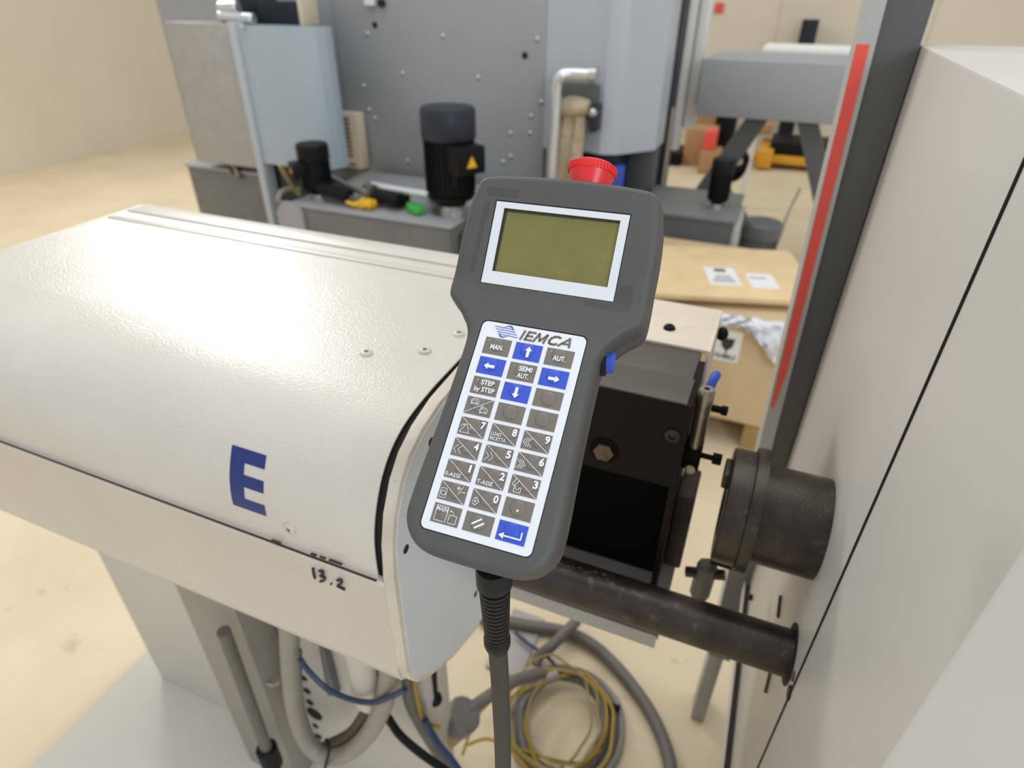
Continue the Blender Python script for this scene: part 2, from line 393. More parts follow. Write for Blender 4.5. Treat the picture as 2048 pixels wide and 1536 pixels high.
B.part(MB().cyl(b0, b0 + Vector((.032, 0, 0)), .0032, 12), 'shank', 'oil_black'); B.part(MB().cyl(b0 + Vector((.024, 0, 0)), b0 + Vector((.034, 0, 0)), .0065, 6, .0008), 'hex_head', 'oil_black')
k = MB().lathe([(.004, 0), (.004, .012), (.0055, .012), (.0055, .018), (.003, .019), (0, .019)], (-.01, .60, 1.165), (1, 0, 0), 12)
k.build('adjusting_knob', 'oil_black', label='tiny black knob above the hexagon screw', cat='knob')
Pq = Root('mounting_plate', (-.13, .72, 1.2), 'cream sheet metal plate behind the dark box top', 'plate')
Pq.part(MB().box((-.235, .657, 1.1985), (-.026, .775, 1.2035), .0008), 'top_sheet', 'plate_cream')
Pq.part(MB().box((-.0275, .6565, 1.09), (-.0235, .775, 1.2035), .0008), 'side_flange', 'plate_cream')
q = W(1339, 655, 'Z', 1.205)
Pq.part(MB().lathe([(.0075, 0), (.0075, .001), (.006, .004), (.003, .005), (.0025, .003), (0, .003)], (q.x, q.y, 1.2035), (0, 0, 1), 18), 'button_screw', 'motor_black', label='black button-head screw')
MB().ball((-.018, .765, 1.175), .008, (1, 1, 1.2), 12).build('rubber_bumper', 'motor_black', label='black rubber bumper at the cream plate edge', cat='bumper')
T = Root('drip_tray', (-.1, .7, .87), 'light grey sheet tray under the dark bar', 'tray')
T.part(MB().box((-.225, .505, .876), (-.010, .80, .881)), 'tray_floor', 'tray_grey')
T.part(MB().box((-.225, .5035, .860), (-.012, .507, .8835)), 'tray_lip', 'tray_grey')
bar = MB(); bar.lathe([(.0245, 0), (.026, .002), (.0262, .35), (.0262, .385)], (-.2335, .50, .936), (1, 0.0, 0), 32)
bar.build('round_bar', 'oily_steel', label='thick dark oily steel bar running into the lathe side', cat='bar')
rg = MB()
for i in range(26):
    x = -.23 + i * .006; rg.ball((x + random.uniform(-.002, .002), .50 + random.uniform(-.004, .004), .9615), .0018 + random.random() * .0012, (1.6, 1, .8), 6)
rg.build('swarf', 'brown_lip', label='oily swarf crumbs lying along the dark bar', cat='swarf', kind='stuff')

# ------------------------------------------------------------------ lathe on the right
L = Root('lathe', (.3, .65, 0), 'white lathe body at the right edge with hole for the bar', 'lathe')
side = MB().box((.13, .25, .556), (.55, 1.0, 1.5), .003)
body = L.part(side, 'side_cover', 'lathe_white')
q0 = W(1600, 1350, 'X', .13); 
L.part(MB().box((.1285, .4445, .556), (.131, .4465, 1.5)), 'panel_joint', 'black_gap')
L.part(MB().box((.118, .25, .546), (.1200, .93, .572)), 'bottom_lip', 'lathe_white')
L.part(MB().box((.1202, .25, .544), (.131, .93, .566)), 'rusty_lip_band', 'brown_lip')  # dark brown rusty band between the lip and the side cover
L.part(MB().cyl((.1285, .5, .936), (.1295, .5, .936), .034, 28), 'bar_hole', 'black_gap')
for pts in ([(1561, 1192), (1556, 1235)], [(1549, 1310), (1531, 1385)]):
    L.part(MB().tube([W(*p, 'X', .1285) for p in pts], .0022, 6, 3), 'hinge_pin', 'oily_steel')
q = W(1577, 1385, 'X', .1285); L.part(MB().cyl((.128, q.y, q.z), (.1298, q.y, q.z), .008, 14), 'side_knob', 'motor_black')
q = W(1585, 1352, 'X', .1285); L.part(MB().cyl((.128, q.y, q.z), (.1298, q.y, q.z), .0055, 14), 'rust_spot', 'rust')
L.part(MB().box((.24, .28, 0), (.5, .97, .55)), 'base', 'post_dark')
q = W(1503, 1195, 'X', .128); L.part(MB().lathe([(.006, 0), (.006, .006), (0, .008)], (.13, q.y, q.z), (-1, 0, 0), 12), 'side_screw', 'motor_black')
C_ = Root('column', (.11, .97, .3), 'grey upright column with red stripe behind the spindle tube', 'column')
def colx(z): return .072 + (1.06 - z) * .029
def strip(d0, d1, z0, z1): return [(colx(z0) + d0, z0), (colx(z1) + d0, z1), (colx(z1) + d1, z1), (colx(z0) + d1, z0)]
C_.part(MB().prism(strip(0, .021, .30, 1.55), .95, 1.05, 'Y'), 'light_flange', 'post_light')
C_.part(MB().prism([(colx(.3) + .021, .3), (colx(1.55) + .021, 1.55), (.128, 1.55), (.128, .8), (colx(.3) + .045, .3)], .955, 1.05, 'Y'), 'dark_web', 'post_dark')
C_.part(MB().prism([(colx(1.5) - .0005, 1.5), (colx(1.5) + .0145, 1.5), (colx(1.04) + .0145, 1.04), (colx(.97) + .008, .965), (colx(.97) + .003, .97)], .9485, .9502, 'Y'), 'red_stripe', 'red_paint', label='red painted stripe')
C_.part(MB().prism(strip(0.0, .046, .30, .68), .945, .9515, 'Y'), 'lower_plate', 'tank_grey')
C_.part(MB().box((.098, .97, .0), (.130, 1.04, .31), .002), 'foot', 'tray_grey')
SP = Root('spindle_tube', (.09, .57, 1.0), 'dark steel spindle tube with flange at the right edge', 'spindle tube')
ay, az = .575, 1.058
SP.part(MB().lathe([(.056, 0), (.056, .081)], (.052, ay, az), (1, 0, 0), 40), 'tube', 'oily_steel')
SP.part(MB().lathe([(.038, .0), (.064, .0), (.066, .002), (.066, .024), (.038, .024)], (.026, ay, az), (1, 0, 0), 48, cap=False), 'flange_ring', 'oily_steel')
SP.part(MB().lathe([(.0, .0), (.071, .0), (.072, .002), (.072, .012), (.0, .014)], (.0505, ay, az), (1, 0, 0), 48, cap=False), 'flange_collar', 'oily_steel')
SP.part(MB().lathe([(.0, 0), (.037, 0), (.037, .02)], (.0275, ay, az), (1, 0, 0), 36, cap=False), 'bore', 'black_gap')
SP.part(MB().box((.019, ay - .012, az + .03), (.027, ay + .02, az + .05), .002), 'index_lug', 'oily_steel')
H = Root('locking_lever', (.0, .6, .95), 'worn grey clamp handle below the spindle flange', 'handle')
h0 = W(1416, 1128, 'Y', .62); h1 = W(1398, 1190, 'Y', .62)
H.part(MB().cyl(h0, h1, .0135, 8, .003), 'grip', 'hose_grey')
h2 = W(1372, 1143, 'Y', .62); h3 = W(1450, 1150, 'Y', .62)
H.part(MB().cyl(h2, h3, .0075, 12), 'rod', 'oily_steel')
H.part(MB().box((.028, .60, .955), (.05, .635, 1.02), .002), 'bracket', 'oily_steel')
H.part(MB().box((.03, .60, .93), (.07, .64, .96), .002), 'pivot_block', 'box_dark_shaded')

# ------------------------------------------------------------------ crates and plastic film
def label_sheet(R_, x0, x1, z0, z1, y, kind):
    s = R_.part(MB().box((x0, y - .0015, z0), (x1, y, z1)), 'paper_label', 'paper_white')
    m = MB(); cx = (x0 + x1) / 2; W_ = x1 - x0; Hh = z1 - z0
    if kind == 'glass':
        m.prism([(cx - .024, z1 - .03), (cx + .024, z1 - .03), (cx + .020, z1 - .062), (cx + .006, z1 - .078), (cx - .006, z1 - .078), (cx - .020, z1 - .062)], y - .003, y - .0015, 'Y')
        m.box((cx - .0025, y - .003, z1 - .105), (cx + .0025, y - .0015, z1 - .078)); m.box((cx - .014, y - .003, z1 - .109), (cx + .014, y - .0015, z1 - .104))
        add_mesh(m, text_mesh('FRAGILE', .028, .0006, width=W_ * .8), Matrix.Translation((cx, y - .002, z0 + .018)) @ Matrix.Rotation(math.pi / 2, 4, 'X'))
    else:
        m.box((cx - .03, y - .003, z1 - .04), (cx + .03, y - .0015, z1 - .015))
        for i in range(3): m.box((x0 + .03, y - .003, z0 + .02 + i * .025), (x1 - .03 - .02 * i, y - .0015, z0 + .028 + i * .025))
        m.lathe([(.03, 0), (.034, 0), (.034, .001), (.03, .001)], (cx, y - .0015, z0 + .07), (0, -1, 0), 20, cap=False)
    R_.part(m, 'print', 'print_black' if kind == 'glass' else 'print_grey', parent=s)
K1 = Root('plywood_crate', (-.2, 2.4, .1), 'plywood crate with wine glass label behind the dark box', 'crate')
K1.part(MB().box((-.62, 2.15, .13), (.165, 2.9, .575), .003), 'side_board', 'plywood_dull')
pw = W(1450, 690, 'Y', 2.15)
label_sheet(K1, pw.x - .04, pw.x + .055, pw.z - .065, pw.z + .06, 2.15, 'glass')
for x in (-.55, -.22, .105): K1.part(MB().box((x, 2.17, 0), (x + .09, 2.9, .125), .003), 'skid', 'pine_block')
K2 = Root('crate_lid', (-.1, 2.4, .6), 'bright plywood lid with shipping label on top of the crate', 'crate lid')
KM = Matrix.Translation((-.315, 2.125, .6)) @ Matrix.Rotation(math.radians(16.2), 4, 'Z')
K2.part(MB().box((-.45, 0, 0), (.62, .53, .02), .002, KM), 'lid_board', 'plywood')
for uu in (-.44, .53): K2.part(MB().box((uu, .02, -.0245), (uu + .06, .5, -.0005), .002, KM), 'batten', 'pine_block')
def lid_label(px_, py_, hw_, hh_, dark):
    c = KM.inverted() @ W(px_, py_, 'Z', .62)
    sh = K2.part(MB().box((c.x - hw_, c.y - hh_, .0200), (c.x + hw_, c.y + hh_, .0208), 0, KM), 'paper_label', 'paper_white')
    m = MB()
    if dark:
        m.box((c.x - .022, c.y + .04, .0208), (c.x + .022, c.y + .075, .0212), 0, KM)
        for t in range(3): m.box((c.x - .045 + .01 * t, c.y - .06 + .026 * t, .0208), (c.x + .045 - .006 * t, c.y - .050 + .026 * t, .0212), 0, KM)
    else: m.box((c.x - .04, c.y + .02, .0208), (c.x + .02, c.y + .03, .0212), 0, KM)
    K2.part(m, 'print', 'print_grey', parent=sh)
lid_label(1444, 552, .058, .088, True); lid_label(1524, 562, .05, .07, False)
# crumpled plastic film between the crates
fm = MB(); nx, ny = 44, 14; V = []
for i in range(nx + 1):
    row = []
    for j in range(ny + 1):
        u = i / nx; v = j / ny; x = -.24 + u * .55
        drop = (.05 + .13 * math.exp(-((u - .72) / .16) ** 2) + .03 * math.sin(u * 9)) * min(1, u * 6 + .15)
        y = 2.142 - .03 * math.sin(v * 3) - .02 * random.random() - .025 * abs(math.sin(u * 23 + v * 5))
        z = .592 - v * drop + .006 * random.random()
        row.append(fm.bm.verts.new((x + .01 * math.sin(v * 7 + u * 20), y, z)))
    V.append(row)
for i in range(nx):
    for j in range(ny): fm.bm.faces.new((V[i][j], V[i + 1][j], V[i + 1][j + 1], V[i][j + 1]))
fo = fm.build('plastic_film', 'film', ang=60, label='crumpled clear plastic film hanging between the two plywood crates', cat='plastic film')
md = fo.modifiers.new('thickness', 'SOLIDIFY'); md.thickness = .001

# ------------------------------------------------------------------ right tank, pump, finned motor, chip conveyor
RT = Root('coolant_tank', (-.5, 3.4, 0), 'dark grey coolant tank behind the plywood crates', 'tank')
RT.part(MB().box((-.585, 3.03, .1), (-.13, 3.5, .64), .006), 'tank_body', 'machine_dark')
RT.part(MB().box((-.59, 3.02, .635), (-.12, 3.52, .655), .004), 'tank_top', 'tank_grey')
RT.part(MB().box((-.128, 3.05, .1), (-.1, 3.5, .60), .004), 'end_flange', 'post_light')
def pump(name, label, x, y, z, r, h, m, mc, box=None, grey=False, group=None, fl=1.35):
    R_ = Root(name, (x, y, z), label, 'pump motor', group)
    R_.part(MB().lathe([(r * .9, 0), (r * .9, .012), (r * .52, .014), (r * .52, h * .13)], (x, y, z), seg=24), 'flange', 'steel' if not grey else m)
    R_.part(MB().lathe([(r * .6, h * .10), (r * .62, h * .13), (r * .9, h * .16), (r * 1.0, h * .2), (r * .8, h * .22)], (x, y, z), seg=24), 'end_bell', m)
    R_.part(MB().lathe([(r * .8, 0), (r * .92, .01), (r * .92, h * .52), (r * .8, h * .54)], (x, y, z + h * .2), seg=24), 'stator', m)
    fn = MB()
    for i in range(28):
        a = i * 2 * math.pi / 28; M = Matrix.Translation((x, y, z + h * .23)) @ Matrix.Rotation(a, 4, 'Z'); fn.box((r * .85, -.0016, 0), (r * 1.0, .0016, h * .48), 0, M)
    R_.part(fn, 'cooling_fins', m)
    R_.part(MB().lathe([(r * 1.04, 0), (r * 1.06, h * .02), (r * 1.06, h * .24), (r * .98, h * .27), (r * .3, h * .285), (0, h * .285)], (x, y, z + h * .71), seg=28), 'fan_cowl', mc)
    if box:
        M = Matrix.Translation((x, y, z + h * .56)) @ Matrix.Rotation(box, 4, 'Z')
        b = R_.part(MB().box((r * .7, -r * .62, -h * .11), (r * 1.62, r * .62, h * .13), .006, M), 'terminal_box', m)
        R_.part(MB().prism([(-r * .22, -h * .045), (r * .22, -h * .045), (0, h * .055)], r * 1.62, r * 1.64, 'X', M), 'warning_sign', 'yellow_tag', parent=b)
        R_.part(MB().cyl(M @ Vector((r * 1.2, -r * .5, -h * .11)), M @ Vector((r * 1.2, -r * .5, -h * .22)), r * .13, 10), 'cable_gland', m, parent=b)
    return R_
pump('pump_motor', 'small black pump motor on the right coolant tank', -.23, 3.2, .655, .052, .24, 'motor_black', 'motor_black')
pump('pump_motor', 'grey finned motor standing behind the upper crate, right side', .0, 3.55, .22, .1, .30, 'motor_grey', 'motor_grey', grey=True)
MB().lathe([(.13, 0), (.13, .22)], (.0, 3.55, 0), seg=20).build('motor_stand', 'machine_dark', label='dark round stand under the grey finned motor', cat='stand')
CV = Root('chip_conveyor', (-.1, 4.3, .0), 'grey chip conveyor trough on slanted legs, upper right', 'conveyor')
CV.part(MB().box((-.5, 4.0, .95), (.62, 4.7, 1.245), .008), 'trough', 'machine_grey')
CV.part(MB().prism([(-.21, .955), (-.09, .955), (-.36, .36), (-.51, .36)], 4.1, 4.3, 'Y'), 'leg', 'machine_dark')
CV.part(MB().prism([(.05, .955), (.16, .955), (.62, .0), (.48, .0)], 4.1, 4.3, 'Y'), 'leg', 'machine_dark')
CV.part(MB().box((-.52, 4.0, 0), (-.2, 4.6, .37), .01), 'base_box', 'machine_dark')
WT = Root('white_bench', (.2, 5.4, 0), 'white bench top standing behind the conveyor trough', 'bench')
WT.part(MB().box((-.26, 5.2, 1.1), (.9, 5.7, 1.24), .01), 'bench_top', 'white_paint')
for xx in (-.24, .82): WT.part(MB().box((xx, 5.6, 0), (xx + .05, 5.65, 1.1)), 'leg', 'white_paint')
MB().tube([W(1600, 378, 'Y', 3.9), W(1575, 430, 'Y', 3.7), W(1557, 480, 'Y', 3.6), W(1545, 500, 'Y', 3.55)], .008, 8).build('power_cable', 'hose_cream', label='pale cable hanging beside the grey finned motor', cat='cable')
MB().tube([W(1448, 360, 'Y', 3.6), W(1470, 400, 'Y', 3.5), W(1500, 445, 'Y', 3.45)], .012, 8).build('drain_pipe', 'motor_grey', label='thin dark pipe leaning by the black pump', cat='pipe')
cn = MB(); cq = W(1470, 322, 'Y', 4.4)
for k in range(6): cn.tube([(cq.x + .07 * math.cos(a), 4.32 + .025 * k, cq.z + .10 * math.sin(a) * (1 - .09 * k)) for a in [i * math.pi / 5 for i in range(10)]], .018, 7, 3, closed=True)
cn.build('cable_coil', 'motor_black', label='black cable coil hanging behind the slanted conveyor leg', cat='cable')
# far goods near the back wall
def farbox(name, px0, py0, px1, py1, Y, D, m, label, cat, bev=.01, base=0):
    a = W(px0, py1, 'Y', Y); b = W(px1, py0, 'Y', Y); c = W((px0 + px1) / 2, py1, 'Y', Y)
    return MB().box((min(a.x, b.x), Y, base), (max(a.x, b.x), Y + D, b.z), bev).build(name, m, label=label, cat=cat)
def onfloor(px_, py_): return min(W(px_, py_, 'Z', 0).y, 7.9)
farbox('cardboard_box', 1366, 262, 1432, 306, 7.0, .35, 'cardboard', 'brown cardboard box left of the small red bin', 'box')
bz = W(1400, 262, 'Y', 7.0).z
farbox('cardboard_box', 1388, 226, 1444, 262, 8.0, .5, 'cardboard', 'orange-brown cardboard box nearest the back wall', 'box')
rz = W(1418, 302, 'Y', 6.72).z
farbox('cardboard_box', 1398, 304, 1440, 320, 6.70, .28, 'cardboard', 'low cardboard box carrying the small red bin', 'box')
farbox('red_bin', 1404, 264, 1434, 302, 6.72, .2, 'red_paint', 'small red bin behind the slanted conveyor leg', 'bin', .01, W(1419, 304, 'Y', 6.70).z + .001)
farbox('black_case', 1426, 232, 1472, 272, 7.4, .4, 'motor_black', 'black case behind the upper end of the conveyor leg', 'case')
farbox('black_case', 1300, 308, 1362, 330, onfloor(1345, 332), .5, 'motor_black', 'low black case on the floor by the door frame', 'case')
PJ = Root('pallet_jack', (.1, 7.4, 0), 'orange pallet truck with dark pallet at the far wall', 'pallet truck')
for dx in (0, .35): PJ.part(MB().box((-.25 + dx * .2, 7.2 + dx, .06), (.6 + dx * .2, 7.35 + dx, .14), .01), 'fork', 'orange_cart')
PJ.part(MB().box((-.1, 7.25, .14), (.55, 7.8, .26), .01), 'pallet', 'motor_black')
PJ.part(MB().box((-.2, 7.1, 0.02), (-.05, 7.8, .2), .02), 'axle_box', 'orange_cart')
farbox('wooden_box', 1510, 250, 1545, 268, 7.6, .4, 'cardboard', 'small wooden box on top of the far pallet', 'box', .004, .26)
fs = W(1438, 16, 'Y', 8.58)
MB().box((fs.x - .05, 8.575, fs.z - .05), (fs.x + .05, 8.588, fs.z + .05), .004).build('fire_sign', 'red_paint', label='small red square sign on the cream back wall', cat='sign')
farbox('dark_door', 1592, 40, 1640, 100, 8.3, .2, 'navy_black', 'dark cabinet edge at the far right wall', 'cabinet')

# ------------------------------------------------------------------ big grey machining centre
MY = 3.2
BM = Root('machining_centre', (-1.8, 3.6, 0), 'tall grey machining centre with riveted side plate, upper middle', 'machine')
BM.part(MB().box((-2.375, MY, 0), (-1.151, 3.9, 2.6), .006), 'side_plate', 'machine_grey')
BM.part(MB().box((-3.7, MY + .03, 0), (-2.377, 4.2, 2.6), .006), 'rear_plate', 'machine_grey')
poly = [(-1.150, 3.197), (-.911, 3.194), (-.88, 3.186), (-.837, 3.17), (-.80, 3.176), (-.751, 3.20), (-.60, 3.385), (-.60, 3.62), (-1.150, 3.62)]
BM.part(MB().prism(poly, .861, 2.6, 'Z'), 'guard_column', 'machine_light', ang=20)
BM.part(MB().box((-1.149, 3.29, 0), (-.77, 3.62, .86), .01), 'lower_body', 'motor_cap')
BM.part(MB().box((-.769, 3.52, .0), (-.61, 3.62, .86), .01), 'drain_box', 'machine_dark')
BM.part(MB().box((-.62, 3.625, .0), (-.588, 3.70, 2.6), .004), 'dark_seal', 'navy_black')
rv = [(735, 68), (886, 72), (805, 147), (956, 155), (727, 172), (738, 219), (749, 236), (815, 322), (957, 338), (1074, 79), (1062, 233), (1021, 267), (1060, 267), (1021, 313), (1006, 324), (1082, 205)]
for a, b in rv:
    q = W(a, b, 'Y', MY); BM.part(MB().lathe([(.0115, 0), (.0115, .003), (.006, .008), (0, .008)], (q.x, MY, q.z), (0, -1, 0), 10), 'rivet', 'steel')
for a, b in ((750, 50), (1050, 111)):
    q = W(a, b, 'Y', MY); BM.part(MB().cyl((q.x, MY - .003, q.z), (q.x, MY + .001, q.z), .016, 16), 'plate_hole', 'black_gap')
q = W(743, 3, 'Y', MY); BM.part(MB().box((q.x - .03, MY - .03, q.z - .02), (q.x + .03, MY, q.z + .04), .006), 'latch_block', 'white_paint')
q = W(765, 6, 'Y', MY); BM.part(MB().cyl((q.x, MY - .02, q.z), (q.x, MY, q.z), .02, 14), 'latch_knob', 'navy_black')
DR = Root('sliding_door', (-.3, 3.9, .3), 'tall white door frame beside the machining centre', 'door frame')
DR.part(MB().box((-.740, 4.24, .0), (-.655, 4.3, 2.6), .004), 'dark_pane', 'machine_dark')
DR.part(MB().box((-.652, 4.22, .70), (-.606, 4.32, 2.6), .006), 'frame_post', 'white_paint')
DR.part(MB().box((-.590, 4.22, .84), (-.537, 4.32, 2.6), .006), 'frame_post', 'white_paint')
DR.part(MB().box((-.606, 4.24, .84), (-.590, 4.32, 2.6)), 'groove', 'post_light')
DR.part(MB().box((-.725, 4.23, .0), (-.66, 4.24, .95), .003), 'lower_leg', 'vent_cream')
# pipe, port and tan filter sock on the machine
PP = Root('bent_pipe', (-1.05, 3.05, .0), 'bright bent metal pipe in front of the tan cloth roll', 'pipe')
pts = [W(1182, 150, 'Y', 3.06), W(1140, 148, 'Y', 3.04), W(1122, 152, 'Y', 3.02), W(1112, 175, 'Y', 3.02), W(1109, 240, 'Y', 3.02), W(1105, 300, 'Y', 3.02), W(1103, 352, 'Y', 3.02)]
pts.append(Vector((pts[-1].x, 3.02, .05)))
PP.part(MB().tube(pts, .029, 14, 6), 'pipe_run', 'alu')
PP.part(MB().cyl(pts[0] - Vector((.005, 0, 0)), pts[0] + Vector((.03, .0, 0)),   .038, 14), 'coupling', 'steel')
PT = Root('outlet_port', (-1.0, 3.12, 1.0), 'dark rectangular outlet with bracket above the tan cloth roll', 'outlet')
a = W(1100, 165, 'Y', 3.12); b = W(1188, 240, 'Y', 3.12)
PT.part(MB().box((a.x, 3.12, b.z), (b.x, 3.19, a.z), .004), 'duct', 'machine_dark')
PT.part(MB().box((b.x - .012, 3.08, b.z - .05), (b.x + .025, 3.165, b.z + .07), .005), 'bracket', 'motor_cap')
PT.part(MB().lathe([(.02, 0), (.02, .02), (.008, .03), (0, .03)], (b.x + .005, 3.08, b.z + .04), (0, -1, 0), 12), 'wing_nut', 'steel')
SK = Root('filter_cloth', (-1.05, 3.1, .4), 'tan filter cloth draped down from the dark outlet', 'cloth')
cl = MB(); nx, ny = 20, 16; V = []
xl, xr = W(1112, 260, 'Y', 3.10).x, W(1168, 260, 'Y', 3.10).x; zt, zb = W(1150, 205, 'Y', 3.10).z, .45
for j in range(ny + 1):
    v = j / ny; row = []
    for i in range(nx + 1):
        u = i / nx; row.append(cl.bm.verts.new((xl + (xr - xl) * (u + .03 * math.sin(v * 9)), 3.105 - .03 * math.sin(min(v * 5, 1.57)) + .012 * math.sin(u * 14 + v * 3) + (.04 if v < .05 else 0), zt + (zb - zt) * v)))
    V.append(row)
for j in range(ny):
    for i in range(nx): cl.bm.faces.new((V[j][i], V[j][i + 1], V[j + 1][i + 1], V[j + 1][i]))
s_ = SK.part(cl, 'hanging_cloth', 'cloth_tan', ang=60); s_.modifiers.new('thickness', 'SOLIDIFY').thickness = .008
ra, rb = W(1108, 222, 'Y', 3.09), W(1178, 214, 'Y', 3.09)
SK.part(MB().tube([ra, ra.lerp(rb, .5) + Vector((0, 0, .012)), rb], lambda t: .040 - .007 * math.cos(t * 6), 14, 8), 'cloth_roll', 'cloth_tan')
bl = W(1237, 345, 'Y', 3.25); MB().box((bl.x - .05, 3.2, .5), (bl.x + .03, 3.28, bl.z + .04), .01, None).build('blue_valve', 'blue_plastic', label='blue valve body below the machining centre column', cat='valve')

# left tank with pumps
LT = Root('coolant_tank', (-1.7, 2.7, 0), 'dark grey coolant tank carrying two black pump motors', 'tank')
LT.part(MB().box((-2.22, 2.42, .0), (-1.31, 3.14, .64), .02), 'tank_body', 'tank_grey')
LT.part(MB().box((-2.23, 2.415, .635), (-1.30, 3.14, .65), .008), 'tank_top', 'machine_grey')
LT.part(MB().box((-1.305, 2.5, .0), (-1.13, 3.14, .60), .01), 'side_box', 'machine_dark')
q = W(577, 410, 'Y', 2.41); LT.part(MB().prism([(q.x - .08, .42), (q.x + .08, .42), (q.x + .08, .62), (q.x + .04, .66), (q.x - .04, .66), (q.x - .08, .60)], 2.405, 2.42, 'Y'), 'inspection_plate', 'machine_grey')
pump('pump_motor', 'large black pump motor with yellow warning sign on its terminal box', -1.39, 2.60, .65, .117, .485, 'motor_black', 'motor_cap', box=-.55)
pump('pump_motor', 'small black pump motor below the blue-grey cabinet', -2.125, 2.55, .65, .074, .275, 'motor_black', 'motor_black', box=-2.2)
mp = Root('pipe_manifold', (-1.75, 2.55, .66), 'steel pipe run with black fittings lying across the tank top', 'pipe')
mp.part(MB().tube([W(655, 352, 'Z', .74), W(700, 375, 'Z', .72), W(735, 385, 'Z', .72)], .018, 10), 'pipe_run', 'steel')
mp.part(MB().tube([W(745, 370, 'Z', .74), W(800, 380, 'Z', .74), W(865, 390, 'Z', .74)], .02, 12), 'pipe_run', 'alu')
mp.part(MB().cyl(W(735, 378, 'Z', .72), W(750, 384, 'Z', .72), .035, 14), 'union', 'brass_steel')
mp.part(MB().cyl(W(755, 392, 'Z', .70), W(800, 402, 'Z', .70), .032, 14, .004), 'fitting', 'motor_black')
mp.part(MB().box(W(795, 408, 'Z', .66) + Vector((-.04, -.02, -.005)), W(795, 408, 'Z', .66) + Vector((.05, .05, .045)), .01), 'fitting', 'motor_black')
mp.part(MB().cyl(W(868, 388, 'Z', .72), W(868, 388, 'Z', .65), .03, 14), 'fitting', 'brass_steel')
mp.part(MB().cyl(W(640, 375, 'Z', .72), W(700, 392, 'Z', .70), .035, 14, .004), 'fitting', 'motor_black')
mp.part(MB().cyl(W(655, 392, 'Z', .68), W(720, 402, 'Z', .68), .022, 12), 'fitting', 'machine_dark')
MB().tube([W(560, 330, 'Z', .84), W(572, 352, 'Z', .78), W(590, 378, 'Z', .70), W(600, 390, 'Z', .67)], .011, 8).build('yellow_hose', 'wire_ochre', label='thin ochre hose behind the small pump motor', cat='hose')
MB().tube([W(556, 400, 'Z', .67), W(563, 384, 'Z', .69), W(580, 378, 'Z', .69), W(600, 380, 'Z', .68)], .014, 8).build('clear_hose', 'hose_cream', label='pale hose bend on the tank near the cabinet post', cat='hose')
yt = MB(); c = W(728, 412, 'Z', .66)
for k in range(14):
    a = random.uniform(0, 6.28); yt.tube([c + Vector((random.uniform(-.07, .07), random.uniform(-.04, .04), random.uniform(0, .03))) for _ in range(4)], .008, 6, 4)
yt.build('yellow_strap', 'yellow_tag', label='tangled yellow strap lying on the left coolant tank', cat='strap')
yt = MB(); c = W(735, 385, 'Z', .70)
for k in range(6): yt.tube([c + Vector((random.uniform(-.09, .09), random.uniform(-.04, .04), random.uniform(-.03, .03))) for _ in range(4)], .007, 6, 4)
yt.build('ochre_wires', 'wire_yellow', label='ochre wires tangled around the pipe union', cat='wires')
gt = MB(); c = W(829, 418, 'Z', .67); M = Matrix.Translation(c) @ Matrix.Rotation(-.35, 4, 'Z')
gt.prism([(-.062, .004), (-.05, .03), (.01, .035), (.06, .008), (.055, -.02), (.035, -.035), (-.03, -.025)], -.012, .02, 'Z', M, bev=.004)
gt.build('green_cloth', 'green_tape', label='bright green wad on the tank beside the large motor', cat='cloth')

# left cabinet with silver post
CB = Root('switch_cabinet', (-2.4, 2.9, .4), 'blue-grey cabinet on a silver post, upper left', 'cabinet')
CB.part(MB().prism([(-2.637, 2.75), (-2.31, 2.75), (-2.265, 2.757), (-2.225, 2.775), (-2.20, 2.80), (-2.18, 2.85), (-2.18, 2.90), (-2.637, 2.90)], .7345, 1.4005, 'Z'), 'cabinet_body', 'cabinet_blue', ang=20)
CB.part(MB().box((-2.684, 2.73, .0), (-2.638, 2.82, 1.415), .006), 'corner_post', 'machine_light')
CB.part(MB().box((-2.218, 2.84, .655), (-2.19, 2.89, .734), .003), 'rear_leg', 'machine_dark')
CB.part(MB().box((-3.13, 2.75, .70), (-2.70, 3.1, 1.406), .006), 'side_panel', 'tray_grey')
q = W(486, 53, 'Y', 2.74); CB.part(MB().ball((q.x, 2.735, q.z - .005), .010), 'rivet', 'steel')
CB.part(MB().box((-2.70, 2.78, .0), (-2.686, 2.9, .70)), 'door_gap', 'navy_black')
lb = Root('lower_cabinet', (-3.0, 2.9, 0), 'brown-grey low box under the cabinet at the left edge', 'cabinet')
lb.part(MB().box((-3.3, 2.80, .0), (-2.72, 3.15, .65), .01), 'box_body', 'tank_grey')
lb.part(MB().box((-3.31, 2.79, .645), (-2.715, 3.15, .66), .004), 'box_lid', 'machine_grey')
for i, (a, b, m) in enumerate(((460, 330, 'motor_black'), (470, 338, 'brass_steel'), (455, 300, 'alu'))):
    q = W(a, b, 'Y', 2.77); MB().tube([q + Vector((-.03, 0, .04)), q, q + Vector((.02, 0, -.04)), Vector((q.x + .03, 2.85, .66))], .012, 8).build('cabinet_fitting', m, label=['black hose stub at the left edge above the low box', 'brass hose stub at the left edge beside the black one', 'bright metal stub topmost at the left edge'][i], cat='fitting')
a = W(520, 40, 'Y', 2.9); b = W(606, 8, 'Y', 2.9); 
RB = Root('relay_box', (a.x, 2.95, 1.40), 'black relay boxes on top of the blue-grey cabinet', 'relay box')
RB.part(MB().box((a.x, 2.90, 1.4015), (b.x - .04, 3.05, b.z + .01), .006), 'box_body', 'navy_black'); RB.part(MB().box((a.x - .17, 2.94, 1.4015), (a.x - .004, 3.06, b.z + .02), .006), 'box_body', 'navy_black')
RB.part(MB().box((b.x - .038, 2.90, 1.4015), (b.x - .015, 3.03, b.z + .06), .003), 'end_plate', 'vent_cream')
